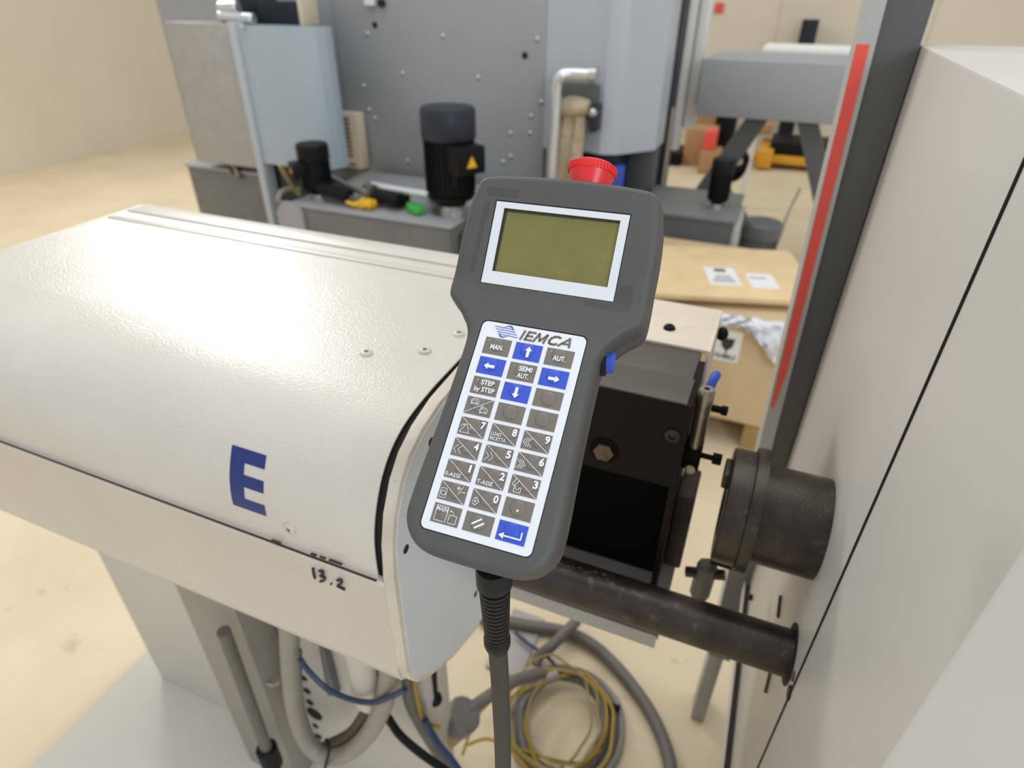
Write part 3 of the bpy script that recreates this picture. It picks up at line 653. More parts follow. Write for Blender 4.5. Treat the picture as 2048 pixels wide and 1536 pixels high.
FT = Root('hose_fitting', (-2.6, 2.82, 1.42), 'bright metal hose fittings on the cabinet top, upper left corner', 'fitting')
FT.part(MB().cyl(W(440, 33, 'Y', 2.82), W(508, 38, 'Y', 2.82), .026, 12, .004), 'hose_end', 'alu'); FT.part(MB().cyl(W(440, 15, 'Y', 2.84), W(476, 14, 'Y', 2.84), .028, 12, .004), 'hose_end', 'alu')
# cream vent strip between cabinet and machine
VN = Root('vent_column', (-2.3, 3.12, .66), 'cream slotted vent panel between cabinet and machining centre', 'vent')
vz0, vz1 = .66, W(700, 226, 'Y', 3.12).z; vx0, vx1 = W(684, 300, 'Y', 3.12).x, W(722, 300, 'Y', 3.12).x
VN.part(MB().box((vx0, 3.12, vz0), (vx1, 3.19, vz1), .004), 'vent_panel', 'vent_cream')
n = 15; zz = vz1 - .04
for i in range(n):
    z = zz - i * .025
    if 8 < i < 10: continue
    VN.part(MB().box((vx0 + .018, 3.117, z), (vx0 + (.075 if i < 9 else .085), 3.121, z + .011)), 'slot', 'brown_lip')

# ------------------------------------------------------------------ under the feeder: stand, hoses, filter
ST = Root('feeder_stand', (-.7, .6, 0), 'white feeder stand with a perforated plate under the housing', 'stand')
ST.part(MB().box((-1.2, .52, .02), (-.375, .60, .83), .003), 'stand_plate', 'stand_white')
fx = W(818, 1437, 'Z', .03).x
ST.part(MB().box((-1.3, .18, 0.0), (fx, .80, .03), .003), 'foot_plate', 'stand_white')
for a, b, r in ((608, 1357, .008), (614, 1382, .009), (620, 1405, .009), (629, 1428, .02), (631, 1452, .008), (637, 1473, .009), (692, 1310, .006)):
    q = W(a, b, 'Y', .519); ST.part(MB().cyl((q.x, .518, q.z), (q.x, .521, q.z), r, 16), 'round_hole', 'black_gap')
ST.part(MB().box((-.84, .45, .02), (-.70, .515, .84), .003), 'side_post', 'hose_cream')
for px0, px1 in ((449, 531),):
    a = W(447, 1262, 'Y', .40); b = W(538, 1510, 'Y', .40)
    GS = Root('gas_strut', b, 'grey strut with black foot at the lower left edge', 'strut')
    GS.part(MB().cyl(a, b, .011, 14), 'rod', 'hose_grey'); GS.part(MB().cyl(b - Vector((0, 0, -.03)), b - Vector((0, 0, .04)), .02, 14, .004), 'foot', 'motor_black')
MB().tube([W(x, y, 'Y', .42) for x, y in ((578, 1236), (579, 1290), (582, 1350), (590, 1420), (610, 1478), (645, 1510), (690, 1508), (735, 1470), (768, 1405), (780, 1340), (782, 1300))], .0155, 14).build('looped_hose', 'hose_cream', label='thick grey-beige hose hanging in a loop under the housing', cat='hose')
MB().tube([W(x, y, 'Y', .47) for x, y in ((600, 1300), (603, 1400), (625, 1470), (655, 1490), (700, 1470), (735, 1430), (757, 1380), (762, 1330))], .0035, 10).build('inner_hose', 'cable_blue', label='thin blue-grey hose nested inside the thick hose loop', cat='hose')
MB().tube([W(x, y, 'Y', .44) for x, y in ((655, 1492), (700, 1470), (728, 1435), (750, 1395), (765, 1350), (768, 1310))], .012, 12).build('brown_hose', 'hose_brown', label='dark brown hose curving up inside the hose loop', cat='hose')
MB().tube([W(652, 1478, 'Y', .405), W(658, 1500, 'Y', .40), W(650, 1536, 'Y', .40)], .003, 6).build('cable_tie', 'motor_black', label='black tie around the hose loop bottom', cat='cable tie')
MB().tube([W(x, y, 'Y', .40) for x, y in ((600, 1318), (620, 1345), (655, 1378), (700, 1398), (745, 1405), (785, 1392), (810, 1378))], .0045, 8).build('blue_air_hose', 'cable_blue', label='blue air hose sagging across the white filter', cat='hose')
FB = Root('filter_housing', (-.4, .43, .6), 'pale cylindrical filter housing hanging under the feeder', 'filter')
a = W(748, 1405, 'Y', .44); FB.part(MB().lathe([(0, 0), (.012, .001), (.024, .008), (.030, .022), (.030, .2)], a, (0, 0, 1), 24), 'bowl', 'stand_white')
a2 = W(695, 1385, 'Y', .46); FB.part(MB().box((a2.x - .012, .455, a2.z), (a2.x + .05, .47, a2.z + .25), .003), 'support_plate', 'stand_white')
FB.part(MB().box((a2.x - .018, .44, a2.z + .01), (a2.x - .008, .46, a2.z + .25), .002), 'clip', 'machine_dark')
FB.part(MB().tube([W(648, 1300, 'Y', .45), W(655, 1340, 'Y', .45), W(662, 1385, 'Y', .45)], .007, 8), 'clip', 'machine_dark')
MB().tube([W(x, y, 'Y', .46) for x, y in ((515, 1357), (545, 1370), (560, 1362))], .003, 6).build('bent_wire', 'steel', label='short bent wire hook left of the hose loop', cat='wire')
def floor_pts(L_, z=.02): return [W(x, y, 'Z', z) for x, y in L_]
MB().tube([W(x, y, 'Y', .46) for x, y in ((755, 1415), (775, 1435), (800, 1470), (840, 1505), (890, 1540), (930, 1570))], .0075, 10).build('black_cable', 'motor_black', label='black cable running from the filter down to the right', cat='cable')
MB().tube([W(818, 1345, 'Y', .5), W(822, 1400, 'Y', .5), W(840, 1440, 'Y', .5), W(862, 1478, 'Y', .5), W(890, 1520, 'Y', .5), W(920, 1560, 'Y', .5)], .013, 12).build('grey_hose', 'hose_grey', label='grey-brown hose dropping from the end cap bottom tip', cat='hose')
MB().tube([W(828, 1360, 'Y', .48), W(835, 1400, 'Y', .48), W(848, 1440, 'Y', .48), W(880, 1455, 'Y', .48)], .0035, 8).build('yellow_wire', 'wire_yellow', label='yellow wire beside the grey-brown hose', cat='wire')
MB().tube([W(850, 1440, 'Y', .47), W(870, 1480, 'Y', .47), W(900, 1515, 'Y', .47), W(925, 1550, 'Y', .47)], .006, 8).build('blue_cable', 'cable_blue', label='dark blue cable beside the yellow-grey plug', cat='cable')
LV = Root('ball_lever', W(870, 1400, 'Y', .55), 'black lever with ball end hanging below the end cap', 'lever')
LV.part(MB().cyl(W(867, 1345, 'Y', .55), W(870, 1395, 'Y', .55), .006, 10), 'rod', 'motor_black'); LV.part(MB().ball(W(870, 1398, 'Y', .55), .014), 'ball', 'motor_black')
PG = Root('cable_plug', W(905, 1450, 'Y', .62), 'large grey multi-pin plug with yellow wires on its end', 'plug')
pa, pb = W(925, 1432, 'Y', .62), W(872, 1480, 'Y', .60)
PG.part(MB().cyl(pb, pa, .036, 12, .006), 'plug_body', 'wire_ochre'); PG.part(MB().cyl(pa.lerp(pb, .25), pa + (pa - pb) * .12, .038, 16, .006), 'collar', 'hose_grey')
PG.part(MB().tube([pa, W(955, 1408, 'Y', .66), W(990, 1385, 'Y', .70), W(1035, 1360, 'Y', .78), W(1085, 1345, 'Y', .86)], .014, 12), 'cable', 'hose_grey')
MB().box(W(848, 1405, 'Y', .7) + Vector((-.01, 0, -.06)), W(848, 1405, 'Y', .7) + Vector((.03, .02, .05)), .003).build('foot_bracket', 'stand_white', label='white foot bracket with hole behind the ball lever', cat='bracket')

# hoses and wires on the floor, right of the pendant cable
def ring(cx, cy, rx, ry, z, n=12, ph=0, wob=.0):
    return [(cx + rx * math.cos(ph + 2 * math.pi * i / n) + wob * math.sin(3 * i + ph), cy + ry * math.sin(ph + 2 * math.pi * i / n) + wob * math.cos(2 * i), z + .004 * math.sin(i)) for i in range(n)]
def dk(px_, py_, z): return tuple(W(px_, py_, 'Z', z))
big = [(960, 1236), (1010, 1243), (1060, 1252), (1110, 1259), (1150, 1270), (1190, 1293), (1225, 1325), (1262, 1368), (1295, 1415), (1320, 1465), (1338, 1520), (1345, 1580)]
MB().tube([dk(a, b, .022) for a, b in big], .0165, 14).build('floor_hose', 'hose_grey', label='thick grey hose sweeping over the floor in a wide arc', cat='hose')
MB().tube([dk(a, b, z) for a, b, z in ((1165, 1205, .10), (1155, 1238, .085), (1130, 1265, .075), (1100, 1295, .055), (1078, 1312, .03), (1072, 1330, .02))], .015, 12).build('branch_hose', 'hose_grey', label='short grey hose crossing over the wide floor arc', cat='hose')
def pix_ring(cx, cy, rx, ry, z, n=14, ph=0, wob=3):
    return [dk(cx + rx * math.cos(ph + 2 * math.pi * i / n) + wob * math.sin(3 * i + ph), cy + ry * math.sin(ph + 2 * math.pi * i / n) + wob * math.cos(2.3 * i + ph), z) for i in range(n)]
for (cx, cy, rx, ry, z, m, r, lab) in ((1128, 1455, 98, 116, .02, 'hose_grey', .0135, 'outer grey hose ring of the coil on the floor'), (1125, 1450, 84, 100, .045, 'hose_grey', .0125, 'inner grey hose ring of the coil on the floor'), (1135, 1462, 108, 122, .018, 'hose_cream', .009, 'pale outermost cable ring of the coil on the floor')):
    MB().tube(pix_ring(cx, cy, rx, ry, z), r, 12, 5, closed=True).build('hose_coil', m, label=lab, cat='hose coil')
for i, (cx, cy, rx, ry, z, r, m) in enumerate(((1115, 1440, 98, 102, .064, .0042, 'wire_yellow'), (1140, 1452, 88, 106, .066, .0042, 'wire_yellow'), (1100, 1425, 82, 112, .072, .0032, 'wire_ochre'), (1128, 1436, 72, 96, .075, .003, 'wire_ochre'))):
    MB().tube(pix_ring(cx, cy, rx, ry, z, 14, i, 4), r, 8, 5, closed=True).build('yellow_wire_coil', m, label=['thickest yellow wire loop lying on the grey hose coil', 'yellow wire loop on the right half of the hose coil', 'ochre wire loop reaching highest over the hose coil', 'thin ochre wire loop inside the hose coil'][i], cat='wire coil')
for i, pts in enumerate((((1020, 1395), (1060, 1375), (1100, 1362), (1135, 1352)), ((1015, 1490), (1060, 1505), (1110, 1520), (1160, 1525), (1200, 1500)), ((935, 1490), (975, 1478), (1020, 1500), (1060, 1545)), ((925, 1510), (950, 1440), (985, 1400), (1020, 1385)))):
    MB().tube([dk(a, b, .06) for a, b in pts], .0038, 8).build('loose_yellow_wire', 'wire_yellow', label=['loose yellow wire crossing the coil top left', 'loose yellow wire along the coil bottom', 'loose yellow wire left of the coil near the frame bottom', 'loose yellow wire from plug toward the coil'][i], cat='wire')
q = Vector(dk(1215, 1415, .04)); MB().cyl(q - Vector((.03, .0, 0)), q + Vector((.03, .01, 0)), .008, 8).build('coil_tie', 'motor_black', label='black tie strap at the right side of the coil', cat='cable tie')
q = Vector(dk(1090, 1358, .06)); MB().cyl(q, q + Vector((.03, .02, .01)), .014, 10, .003).build('wire_connector', 'hose_cream', label='small pale connector on top of the coil', cat='connector')
MB().tube([dk(a, b, .03) for a, b in ((1030, 1265), (1060, 1290), (1090, 1310), (1110, 1330))], .005, 8).build('thin_blue_cable', 'cable_blue', label='thin blue cable crossing the floor above the coil', cat='cable')
MB().box(tuple(Vector(dk(1045, 1350, 0)) + Vector((-.10, -.02, 0))), tuple(Vector(dk(1045, 1350, 0)) + Vector((.0, .18, .012))), .002).build('floor_plate', 'tray_grey', label='flat grey plate on the floor behind the pendant cable', cat='plate')

# ------------------------------------------------------------------ the handheld control terminal
OR = Vector((-.1157397, .2963871, 1.3551119))
RT_ = Vector((.9991639, .0402764, .0070235)); DW = Vector((.0354896, -.7691421, -.6380916)); IN = Vector((-.020298, .6378073, -.7699284))
UP_ = -DW; OUT = -IN
PM = Matrix(((RT_.x, UP_.x, OUT.x, OR.x), (RT_.y, UP_.y, OUT.y, OR.y), (RT_.z, UP_.z, OUT.z, OR.z), (0, 0, 0, 1)))
BE, VB = .2915, .055
pend = bpy.data.objects.new('handheld_terminal', None); COL.objects.link(pend); pend.matrix_world = PM; pend.empty_display_size = .03
tag(pend, 'dark grey handheld control terminal with green screen and keypad, hanging in front', 'control terminal')
HR = .007
_tab = [(VB - HR, 0.0, 0.0)]
_n = 12
for i in range(_n):
    th = BE * (i + .5) / _n; ds = 2 * HR / _n; l = _tab[-1]; _tab.append((l[0] + ds * math.cos(th), l[1] + ds * math.sin(th), BE * (i + 1) / _n))
def bend(u, v, wv=0.0):
    """pendant surface coordinates: u right, v up along the face, wv out of the face"""
    if v <= VB - HR: return Vector((u, v, wv))
    if v >= VB + HR: y, z, th = _tab[-1]; d = v - VB - HR; y += d * math.cos(BE); z += d * math.sin(BE); th = BE
    else:
        k = (v - VB + HR) / (2 * HR) * _n; i = min(int(k), _n - 1); f_ = k - i; a, b = _tab[i], _tab[i + 1]
        y = a[0] + (b[0] - a[0]) * f_; z = a[1] + (b[1] - a[1]) * f_; th = a[2] + (b[2] - a[2]) * f_
    return Vector((u, y - math.sin(th) * wv, z + math.cos(th) * wv))
HW = [(-.117, .0462), (-.093, .0464), (-.078, .0462), (-.0587, .0452), (-.036, .0441), (-.016, .0434), (.004, .0430), (.014, .0430), (.020, .0436), (.0263, .0462), (.031, .0500), (.0369, .0548), (.0412, .0600), (.0445, .0636), (.049, .0650), (.055, .0651), (.066, .0648), (.0875, .0646), (.1086, .0630), (.1205, .0606), (.1295, .0585)]
def hwid(v):
    P = HW
    for i in range(len(P) - 1):
        if v <= P[i + 1][0] or i == len(P) - 2:
            a, b = P[i], P[i + 1]; m0 = (b[1] - P[max(i - 1, 0)][1]) / (b[0] - P[max(i - 1, 0)][0]); m1 = (P[min(i + 2, len(P) - 1)][1] - a[1]) / (P[min(i + 2, len(P) - 1)][0] - a[0])
            h = b[0] - a[0]; t = max(0, min(1, (v - a[0]) / h))
            return (2 * t ** 3 - 3 * t ** 2 + 1) * a[1] + (t ** 3 - 2 * t ** 2 + t) * h * m0 + (-2 * t ** 3 + 3 * t ** 2) * b[1] + (t ** 3 - t ** 2) * h * m1
VT, VBm = .1292, -.1172; TH = .036
def half(v):
    h = hwid(v)
    rb = .024; d = v - VBm
    if d < rb: h -= rb - math.sqrt(max(rb * rb - (rb - d) ** 2, 0)) if d < rb else 0
    rt = .0065; d = VT - v
    if d < rt: h -= rt - math.sqrt(max(rt * rt - (rt - d) ** 2, 0))
    return h
vs_ = []
v = VBm
for k in range(14): vs_.append(VBm + .024 * (1 - math.cos(k / 14 * math.pi / 2)))
v = VBm + .024
while v < VT - .0065: vs_.append(v); v += .003
for k in range(9): vs_.append(VT - .0065 + .0065 * math.sin(k / 8 * math.pi / 2))
NF = 16
bmh = MB(); rows = []
for idx, v in enumerate(vs_):
    h = half(v)
    dB = v - VBm; dT = VT - v; rf = .0055
    ed = min(dB, dT * 1.4); ins_ = 0 if ed >= rf else rf - math.sqrt(max(rf * rf - (rf - ed) ** 2, 0))
    wf, wb = -ins_, -TH + ins_ * 1.2
    loop = []
    hf = h - .0055                    # flat part of the face
    for i in range(NF + 1): loop.append((-hf + 2 * hf * i / NF, wf))
    rr = .0055
    for k in range(1, 6):
        a = k / 5 * math.pi / 2; loop.append((hf + rr * math.sin(a), max(wf - rr * (1 - math.cos(a)), wb + .004)))
    loop.append((h + .0006, (wf + wb) / 2 + .002)); loop.append((h - .0006, (wf + wb) / 2)); loop.append((h + .0002, (wf + wb) / 2 - .002))
    for k in range(0, 4):
        a = k / 3 * math.pi / 2; loop.append((h - .006 + .006 * math.cos(a), min(wb + .006 - .006 * math.sin(a), wf - .004)))
    for i in range(1, 5): loop.append((h - .006 - 2 * (h - .006) * i / 5, wb))
    for k in range(3, -1, -1):
        a = k / 3 * math.pi / 2; loop.append((-(h - .006 + .006 * math.cos(a)), min(wb + .006 - .006 * math.sin(a), wf - .004)))
    loop.append((-h - .0002, (wf + wb) / 2 - .002)); loop.append((-h + .0006, (wf + wb) / 2)); loop.append((-h - .0006, (wf + wb) / 2 + .002))
    for k in range(5, 0, -1):
        a = k / 5 * math.pi / 2; loop.append((-(hf + rr * math.sin(a)), max(wf - rr * (1 - math.cos(a)), wb + .004)))
    row = []
    for u, wv in loop:
        ta = max(0, (v - .085) / (VT - .085)); tb = max(0, (-.085 - v) / (-.085 - VBm))
        vv = v - .0036 * ta * (u / .06) ** 2 + .0012 * tb * (u / .045) ** 2
        row.append(bmh.bm.verts.new(bend(u, vv, wv)))
    rows.append(row)
nL = len(rows[0])
for Aa, Bb in zip(rows, rows[1:]):
    for i in range(nL): j = (i + 1) % nL; bmh.bm.faces.new((Aa[i], Aa[j], Bb[j], Bb[i]))
bmh.bm.faces.new(list(reversed(rows[0]))); bmh.bm.faces.new(rows[-1])
bodyo = bmh.build('housing', 'rubber_grey', pend, ang=40)
# recesses for keypad and screen
def rrect(u0, u1, v0, v1, r, n=5):
    P = []
    for cx, cy, a0 in ((u1 - r, v1 - r, 0), (u0 + r, v1 - r, 90), (u0 + r, v0 + r, 180), (u1 - r, v0 + r, 270)):
        for k in range(n + 1): a = math.radians(a0 + 90 * k / n); P.append((cx + r * math.cos(a), cy + r * math.sin(a)))
    return P
def slab(mb, P, w0, w1, vsplit=False):
    A_ = [mb.bm.verts.new(bend(u, v, w1)) for u, v in P]; B_ = [mb.bm.verts.new(bend(u, v, w0)) for u, v in P]
    mb.bm.faces.new(A_); mb.bm.faces.new(list(reversed(B_)))
    for i in range(len(P)): j = (i + 1) % len(P); mb.bm.faces.new((A_[i], B_[i], B_[j], A_[j]))
    return mb
LU0, LU1, LV0, LV1 = -.0379, .0385, .0640, .1056
for P_, w_ in ((rrect(-.0346, .0346, -.1039, .0307, .0042), -.0018), (rrect(-.0444, .0444, .0551, .1103, .0008, 2), -.0018), (rrect(LU0 - .001, LU1 + .001, LV0 - .001, LV1 + .001, .0003, 1), -.003)):
    cut = MB(); slab(cut, P_, w_, .01); co = cut.build('cutter', 'black_gap', pend)
    md = bodyo.modifiers.new('recess', 'BOOLEAN'); md.operation = 'DIFFERENCE'; md.object = co; md.solver = 'EXACT'
    dg = bpy.context.evaluated_depsgraph_get(); nm = bpy.data.meshes.new_from_object(bodyo.evaluated_get(dg)); bodyo.modifiers.clear()
    if len(nm.polygons) > 500: bodyo.data = nm; nm.name = 'housing'; sharp(nm, 40)
    bpy.data.objects.remove(co, do_unlink=True)
def pbuild(mb, name, m, parent=pend, label=None, ang=35): return mb.build(name, m, parent, ang, label)
pbuild(slab(MB(), rrect(-.0339, .0339, -.1032, .0299, .0037), -.0011, -.0002), 'keypad_label', 'label_white', label='white keypad label')
# screen frame: four bars, then glass and LCD behind
fr = MB()
for P in (((-.0437, .0557), (.0437, .0557), (.0437, LV0), (-.0437, LV0)), ((-.0437, LV1), (.0437, LV1), (.0437, .1095), (-.0437, .1095)), ((-.0437, LV0), (LU0, LV0), (LU0, LV1), (-.0437, LV1)), ((LU1, LV0), (.0437, LV0), (.0437, LV1), (LU1, LV1))): slab(fr, P, -.0011, -.0002)
pbuild(fr, 'screen_frame', 'frame_white', label='white screen frame')
pbuild(slab(MB(), [(LU0 - .0005, LV0 - .0005), (LU1 + .0005, LV0 - .0005), (LU1 + .0005, LV1 + .0005), (LU0 - .0005, LV1 + .0005)], -.0030, -.0022), 'screen', 'lcd_green', label='blank olive green screen')
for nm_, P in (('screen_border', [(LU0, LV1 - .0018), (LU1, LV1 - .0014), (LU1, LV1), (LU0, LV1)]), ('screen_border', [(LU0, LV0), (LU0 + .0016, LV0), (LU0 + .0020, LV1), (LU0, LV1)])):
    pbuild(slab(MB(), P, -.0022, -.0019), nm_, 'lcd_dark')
# worn patches of old adhesive on the face
def film_patch(u0, u1, v0, v1, skew=0):
    m_ = MB(); n_ = 7; rw = []
    for k_ in range(n_):
        v_ = v0 + (v1 - v0) * k_ / (n_ - 1); q0, q1 = random.uniform(-.0006, .0006), random.uniform(-.0006, .0006)
        rw.append([m_.bm.verts.new(bend(u, v_, .00006)) for u in (u0 + skew * k_ + q0, u1 + skew * k_ + q1)])
    for A_, B_ in zip(rw, rw[1:]): m_.bm.faces.new((A_[0], A_[1], B_[1], B_[0]))
    pbuild(m_, 'adhesive_mark', 'residue')
film_patch(-.052, -.030, .1125, .118); film_patch(.0455, .0545, .0500, .0665); film_patch(.026, .0455, .0500, .0540); film_patch(-.0535, -.0500, .062, .108, .0003)
# keys
KW, KH = .0086, .00555
def KC(r, c): return ((c - 1) * .0202, .01375 - r * .01333)
def line(mb, pts, w_=.0002, wv=.00098, closed=False):
    P = [Vector(p) for p in pts]
    if closed: P.append(P[0])
    for a, b in zip(P, P[1:]):
        d = (b - a); 
        if d.length < 1e-9: continue
        d.normalize(); n = Vector((-d.y, d.x)) * w_; a2, b2 = a - d * w_ * .8, b + d * w_ * .8
        A_ = [mb.bm.verts.new((q.x, q.y, wv)) for q in (a2 - n, b2 - n, b2 + n, a2 + n)]; mb.bm.faces.new(A_)
def txt(mb, s, cx, cy, size, bold=0, width=None, shear=0, wv=.00098, align='CENTER'):
    add_mesh(mb, text_mesh(s, size, bold, shear, width, align, 0), Matrix.Translation((cx, cy, wv)))
def poly(mb, P, wv=.00098): mb.bm.faces.new([mb.bm.verts.new((x, y, wv)) for x, y in P])
def arrow(mb, cx, cy, ang, s=.0036):
    P = [(0, s), (.62 * s, .25 * s), (.26 * s, .25 * s), (.26 * s, -.95 * s), (-.26 * s, -.95 * s), (-.26 * s, .25 * s), (-.62 * s, .25 * s)]
    c_, s2 = math.cos(ang), math.sin(ang); poly(mb, [(cx + x * c_ - y * s2, cy + x * s2 + y * c_) for x, y in P])
def arc(cx, cy, r, a0, a1, n=10, k=1): return [(cx + r * math.cos(math.radians(a0 + (a1 - a0) * i / n)) * k, cy + r * math.sin(math.radians(a0 + (a1 - a0) * i / n))) for i in range(n + 1)]
def animal(mb, cx, cy, hare):
    # little outline animal pictogram
    line(mb, arc(cx, cy, .0021, 165, -10, 8, 1.1), .00017); line(mb, [(cx - .0023, cy + .0004), (cx - .0027, cy - .0004), (cx - .0012, cy - .0006), (cx - .0008, cy - .0014), (cx, cy - .0014), (cx + .0002, cy - .0006), (cx + .0012, cy - .0007), (cx + .0014, cy - .0015), (cx + .0022, cy - .0014), (cx + .0023, cy - .0002)], .00016)
    line(mb, arc(cx - .0003, cy - .0001, .0012, 160, 0, 6, 1.1), .00014)
    if hare: line(mb, [(cx - .0018, cy + .0008), (cx - .0022, cy + .0028), (cx - .0012, cy + .0029), (cx - .0006, cy + .0018)], .00016)
    line(mb, arc(cx + .0015, cy - .0011, .0005, 0, 360, 6), .00013)
    poly(mb, [(cx - .0024, cy - .0010), (cx - .0014, cy - .0010), (cx - .0014, cy - .0017), (cx - .0024, cy - .0017)])
LEG = [['man', 'up', 'aut'], ['left', 'semi', 'right'], ['step', 'down', ''], ['speed', '', ''], ['7', '8', '9'], ['4', '5', '6'], ['1', '2', '3'], ['pm', '0', 'dot'], ['main', 'bars', 'enter']]
KL = {'man': 'grey key printed MAN.', 'up': 'blue key with white up arrow', 'aut': 'grey key printed AUT.', 'left': 'blue key with white left arrow', 'semi': 'grey key printed SEMI AUT.', 'right': 'blue key with white right arrow', 'step': 'grey key printed STEP by STEP', 'down': 'blue key with white down arrow', '': 'blank grey key', 'speed': 'grey key with two animal outlines', 'pm': 'grey key printed plus minus', 'dot': 'grey key with white dot', 'main': 'grey key printed MAIN', 'bars': 'grey key with two slanted bars', 'enter': 'blue key with bent return arrow'}
for r in range(9):
    for c in range(3):
        cx, cy = KC(r, c); k = LEG[r][c]; blue = k in ('up', 'down', 'left', 'right', 'enter')
        kb = MB().box((cx - KW, cy - KH, -.0002), (cx + KW, cy + KH, 0.00005))
        key = pbuild(kb, 'key', 'key_blue' if blue else 'key_grey', label=KL.get(k, 'grey key printed ' + k))
        dx = cx + (-.0004 if k not in '' else 0); dy = cy + (.0012 if blue or k in ('man', 'aut', 'semi', 'step', 'speed') else .0004)
        if k.isdigit() or k == 'pm': dx, dy = cx + .0012, cy + .0012
        pbuild(MB().lathe([(.0045, 0), (.00435, .0004), (.0039, .00066), (.0031, .00084), (.0018, .00093), (0, .00095)], (dx, dy, .00003), (0, 0, 1), 28), 'key_dome', 'key_blue' if blue else 'key_grey', parent=key)
        m = MB()
        if k in ('man', 'aut', 'semi', 'step', 'speed'):
            pbuild(MB().box((cx - .0062, cy + .0029, 0), (cx - .0052, cy + .0038, .0002)), 'led_window', 'led_tan', parent=key)
        if k == 'man': txt(m, 'MAN.', cx + .0004, cy - .0009, .0044, .00010, .0085)
        elif k == 'aut': txt(m, 'AUT.', cx + .0004, cy - .0009, .0044, .00010, .0078)
        elif k == 'semi': txt(m, 'SEMI', cx + .0022, cy + .0019, .0042, .0001, .0084); txt(m, 'AUT.', cx + .0016, cy - .0027, .0042, .0001, .0075)
        elif k == 'step': txt(m, 'STEP', cx + .0015, cy + .0020, .0042, .0001, .0086); txt(m, 'by STEP', cx + .0004, cy - .0026, .0042, .00009, .0132)
        elif k == 'up': arrow(m, cx + .0006, cy - .0002, 0)
        elif k == 'down': arrow(m, cx + .0002, cy - .0002, math.pi)
        elif k == 'left': arrow(m, cx - .0008, cy - .0003, math.pi / 2)
        elif k == 'right': arrow(m, cx + .0003, cy - .0006, -math.pi / 2)
        elif k == 'enter':
            line(m, [(cx + .006, cy + .0012), (cx + .006, cy - .0026), (cx - .0045, cy - .0026)], .0004); poly(m, [(cx - .0072, cy - .0026), (cx - .004, cy - .0008), (cx - .004, cy - .0044)])
        elif k == 'speed':
            line(m, [(cx - KW, cy - KH), (cx + KW, cy + KH)], .00014); animal(m, cx - .0028, cy + .0024, False); animal(m, cx + .0040, cy - .0022, True)
        elif k == 'dot': poly(m, [(cx - .0005, cy - .0014), (cx + .0006, cy - .0014), (cx + .0006, cy - .0003), (cx - .0005, cy - .0003)])
        elif k == 'bars':
            for o in (-.0011, .0011): line(m, [(cx - .0024 + o * .9, cy - .0018 - o * .9), (cx + .0022 + o * .9, cy + .0017 - o * .9)], .0005)
        elif k == 'main':
            line(m, [(cx - .0064, cy - .0042), (cx + .0008, cy - .0042), (cx + .0008, cy + .0044), (cx - .0064, cy + .0044)], .00015, closed=True); txt(m, 'MAIN', cx - .0028, cy + .0025, .0038, .00002, .0066)
            line(m, [(cx + .0024, cy - .0042), (cx + .0070, cy - .0042), (cx + .0070, cy + .0004), (cx + .0024, cy + .0004)], .00015, closed=True)
            line(m, arc(cx + .0028, cy + .0006, .0021, 0, 85, 6), .00013); poly(m, [(cx + .0020, cy + .0026), (cx + .0031, cy + .0032), (cx + .0030, cy + .0020)])
        if k.isdigit() or k == 'pm': line(m, [(cx - KW, cy + KH), (cx + KW, cy - KH)], .00014)
        if k.isdigit(): txt(m, k, cx + .0064, cy + .0020, .0060, .00022, .0029 if k != '1' else .0014)
        if k == 'pm':
            line(m, [(cx + .0022, cy + .0030), (cx + .0042, cy + .0030)], .00022); line(m, [(cx + .0032, cy + .0040), (cx + .0032, cy + .0020)], .00022); line(m, [(cx + .0038, cy - .0002), (cx + .0058, cy + .0044)], .00015); line(m, [(cx + .0058, cy + .0012), (cx + .0076, cy + .0012)], .00022)
            line(m, [(cx - .0072, cy - .0043), (cx - .0034, cy - .0043), (cx - .0034, cy + .0012), (cx - .0072, cy + .0012)], .00014, closed=True); line(m, arc(cx - .0053, cy - .0016, .0014, 0, 360, 12), .00014)
            line(m, [(cx - .0072, cy - .0004), (cx - .0066, cy - .0008)], .00013); line(m, [(cx - .0034, cy - .0028), (cx - .0040, cy - .0024)], .00013)
        if k == '7': line(m, [(cx - .0072, cy - .0042), (cx - .0010, cy - .0042), (cx - .0036, cy + .0014)], .00015, closed=True); line(m, arc(cx - .0018, cy - .0001, .0013, -60, 120, 6), .00015); line(m, [(cx - .0036, cy + .0010), (cx - .0064, cy + .0006), (cx - .0044, cy + .0001)], .00014); poly(m, [(cx - .0072, cy - .0004), (cx - .0068, cy + .0002), (cx - .0065, cy - .0004), (cx - .0068, cy - .0010)])
        if k == '8': txt(m, 'LOAD', cx - .0044, cy - .0010, .0030, .00002, .0062); txt(m, 'RICETTA', cx - .0027, cy - .0038, .0030, .00002, .0098)
        if k == '1': txt(m, '0-ASSE', cx - .0028, cy - .0036, .0034, .00003, .0098)
        if k == '2': txt(m, 'T-ASSE', cx - .0028, cy - .0036, .0034, .00003, .0098)
        def chev(x, d, n, gap):
            for i in range(n): xx = x + i * gap; line(m, [(xx + d * .0012, cy + .0012), (xx - d * .0012, cy - .0014), (xx + d * .0012, cy - .0040)], .00014)
        if k == '4': chev(cx - .0062, 1, 2, .0028)
        if k == '5': chev(cx - .0062, -1, 2, .0028)
        if k == '9': chev(cx - .0064, 1, 3, .0014)
        if k == '6': chev(cx - .0066, -1, 3, .0014)
